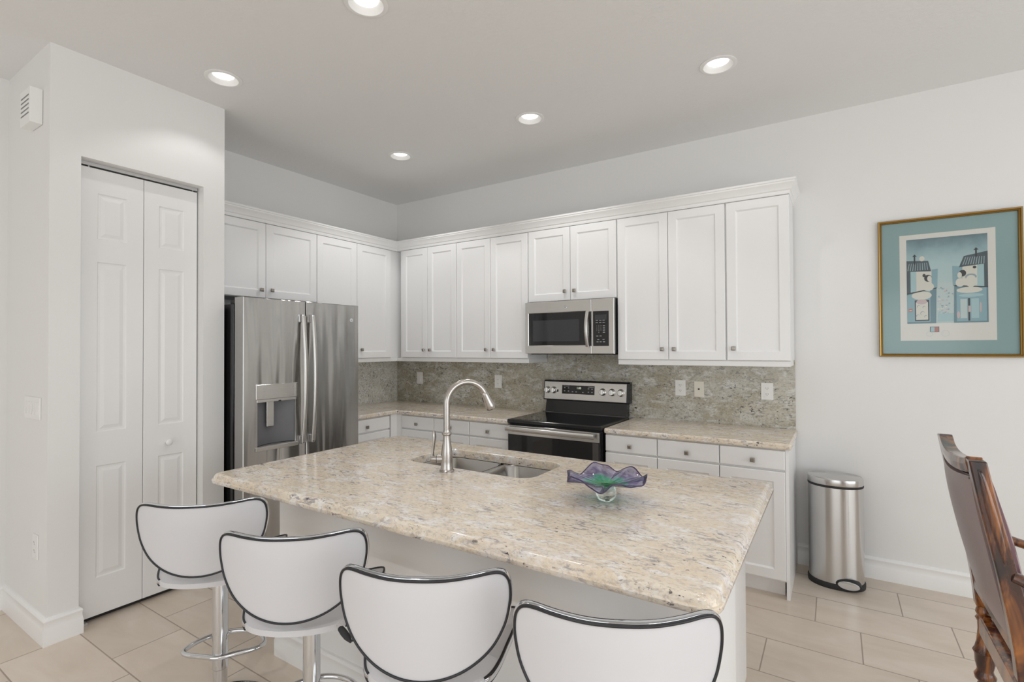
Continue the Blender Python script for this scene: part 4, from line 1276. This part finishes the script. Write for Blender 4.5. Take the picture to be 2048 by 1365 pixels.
# ------------------------------------------------------------------ dining armchair
def armchair():
    t = thing('dining_armchair', 'carved dark wood dining armchair with burgundy leather back', 'chair', (4.70, -1.66, 0))
    yn, yf = -1.917, -1.400
    path = [(4.388, 1.135), (4.412, 1.00), (4.440, 0.86), (4.466, 0.72), (4.484, 0.60), (4.494, 0.50)]
    turn = [(0.020, 0.0), (0.022, 0.02), (0.016, 0.05), (0.020, 0.10), (0.026, 0.16), (0.028, 0.19), (0.020, 0.215), (0.031, 0.225), (0.033, 0.24), (0.026, 0.252), (0.024, 0.262), (0.030, 0.29), (0.031, 0.315), (0.036, 0.328), (0.030, 0.340), (0.024, 0.365), (0.020, 0.41), (0.021, 0.44), (0.027, 0.452), (0.021, 0.462), (0.026, 0.474), (0.024, 0.485), (0.018, 0.50)]
    def post(y, w):
        mb = MB()
        rings = []
        for i, (x, z) in enumerate(cat_rom([(x, z, 0) for x, z in path], 5) and [(p[0], p[1]) for p in cat_rom([(x, z, 0) for x, z in path], 5)]):
            q = 0.021 + 0.005 * (1.135 - z) / 0.63
            rings.append([(x - q, y - w, z), (x + q, y - w, z), (x + q, y + w, z), (x - q, y + w, z)])
        mb.loops(rings)
        p = mb.build('back_post', 'wood', t, bevel=0.004)
        MB().lathe([(r, z) for r, z in turn], (4.494, y, 0), 24).build('turned_leg', 'wood', p, smooth=45)
        s = 1 if y > -1.6 else -1
        # long panel carved in the outer cheek
        cp = MB()
        rr = []
        for k in range(15):
            z = 0.84 + 0.27 * k / 14
            x = 4.446 - 0.0002 + (4.391 - 4.446) * (k / 14)
            hw = 0.014 * math.sin(PI * min(1, max(0.02, (k + 0.4) / 14.8))) ** 0.4
            rr.append([(x - hw, y + s * (w - 0.002), z), (x + hw, y + s * (w - 0.002), z), (x + hw * 0.6, y + s * (w + 0.003), z), (x - hw * 0.6, y + s * (w + 0.003), z)])
        cp.loops(rr).build('carved_cheek', 'wood', p, smooth=60)
        return p
    post(yn, 0.024); post(yf, 0.024)
    # crest rail, dipping in the middle
    rings = []
    for k in range(17):
        s = k / 16
        y = yn + 0.02 + (yf - yn - 0.04) * s
        zt = 1.135 - 0.020 * math.sin(PI * s) + (0.006 if s in (0, 1) else 0)
        xo = -0.012 * math.sin(PI * s)
        rings.append([(4.373 + xo, y, zt - 0.045), (4.402 + xo, y, zt - 0.050), (4.408 + xo, y, zt), (4.368 + xo, y, zt), (4.367 + xo, y, zt - 0.02)])
    MB().loops(rings).build('crest_rail', 'wood', t, bevel=0.003)
    def px(z):
        for (x0, z0), (x1, z1) in zip(path, path[1:]):
            if z1 <= z <= z0:
                return x0 + (x1 - x0) * (z0 - z) / (z0 - z1)
        return path[-1][0]
    def padded(name, off, bulge, sgn, mat='leather'):
        nv, nu = 14, 14
        fr, bk = [], []
        for j in range(nv + 1):
            z = 0.60 + 0.478 * j / nv
            a, b = [], []
            for i in range(nu + 1):
                y = yn + 0.026 + (yf - yn - 0.052) * i / nu
                e = bulge * (math.sin(PI * (0.04 + 0.92 * i / nu)) * math.sin(PI * (0.04 + 0.92 * j / nv))) ** 0.5
                dip = -0.012 * math.sin(PI * i / nu) * (j / nv)
                a.append((px(z) + sgn * (off + e) + dip, y, z - 0.018 * math.sin(PI * i / nu) * (j / nv) ** 4))
            fr.append(a)
        mb = MB()
        flat = [p for r in fr for p in r]
        W_ = nu + 1
        fs = [(j * W_ + i, j * W_ + i + 1, (j + 1) * W_ + i + 1, (j + 1) * W_ + i) for j in range(nv) for i in range(nu)]
        mb.add(flat, fs)
        base = len(flat)
        per = [i for i in range(W_)] + [j * W_ + nu for j in range(1, nv + 1)] + [nv * W_ + i for i in range(nu - 1, -1, -1)] + [j * W_ for j in range(nv - 1, 0, -1)]
        mb.loops([[flat[k] for k in per], [(flat[k][0] - sgn * (off + 0.006), flat[k][1], flat[k][2]) for k in per]], False, True)
        return mb.build(name, mat, t, smooth=50)
    rp = padded('rear_leather_panel', 0.016, 0.030, -1, M['taupe_leather'])
    padded('back_cushion', 0.022, 0.045, 1)
    nails = MB()
    for k in range(26):
        s = (k + 0.5) / 26
        y = yn + 0.03 + (yf - yn - 0.06) * s
        nails.lathe([(0.005, 0), (0.0035, 0.0025), (0.0005, 0.003)], (px(1.072) - 0.022 - 0.012 * math.sin(PI * s), y, 1.072 - 0.018 * math.sin(PI * s)), 6, 'x')
    nails.build('nail_trim', M['nailhead'], rp)
    MB().box(4.462, 4.502, yn + 0.022, yf - 0.022, 0.565, 0.605).build('lower_back_rail', 'wood', t, bevel=0.005)
    MB().box(4.474, 4.512, yn + 0.022, yf - 0.022, 0.40, 0.470).build('seat_rail', 'wood', t, bevel=0.005)
    for y in (yn, yf):
        MB().box(4.515, 4.98, y - 0.02 + (0.01 if y == yn else -0.01), y + 0.02 + (0.01 if y == yn else -0.01), 0.40, 0.47).build('seat_rail', 'wood', t, bevel=0.005)
    MB().box(4.98, 5.02, yn + 0.03, yf - 0.03, 0.40, 0.47).build('seat_rail', 'wood', t, bevel=0.005)
    MB().box(4.515, 5.03, yn - 0.012, yf + 0.012, 0.4715, 0.535).build('seat_cushion', 'leather', t, bevel=0.022, seg=4)
    for y in (yn - 0.01, yf + 0.01):
        MB().lathe([(r, z * 0.80) for r, z in turn], (5.005, y, 0), 24).build('front_leg', 'wood', t, smooth=45)
        s = -1 if y < -1.6 else 1
        ap = cat_rom([(4.462, y, 0.805), (4.50, y + s * 0.005, 0.790), (4.56, y + s * 0.015, 0.760), (4.65, y + s * 0.02, 0.738), (4.78, y + s * 0.02, 0.735), (4.90, y + s * 0.018, 0.735), (4.96, y + s * 0.015, 0.715)], 5)
        MB().tube(ap, [0.020] * len(ap), 12, flat=(0.8, 1.25)).build('arm', 'wood', t, smooth=60)
        sp_ = cat_rom([(4.86, y, 0.475), (4.885, y + s * 0.005, 0.56), (4.87, y + s * 0.01, 0.65), (4.90, y + s * 0.014, 0.728)], 5)
        MB().tube(sp_, 0.018, 12).build('arm_support', 'wood', t, smooth=60)
M['taupe_leather'] = plain('taupe_leather', (0.27, 0.205, 0.20), 0.32)  # taupe lightened to hold the wall's grazing reflection in its base colour
M['nailhead'] = plain('dark_nailhead', (0.10, 0.07, 0.04), 0.35, 0.8)
armchair()
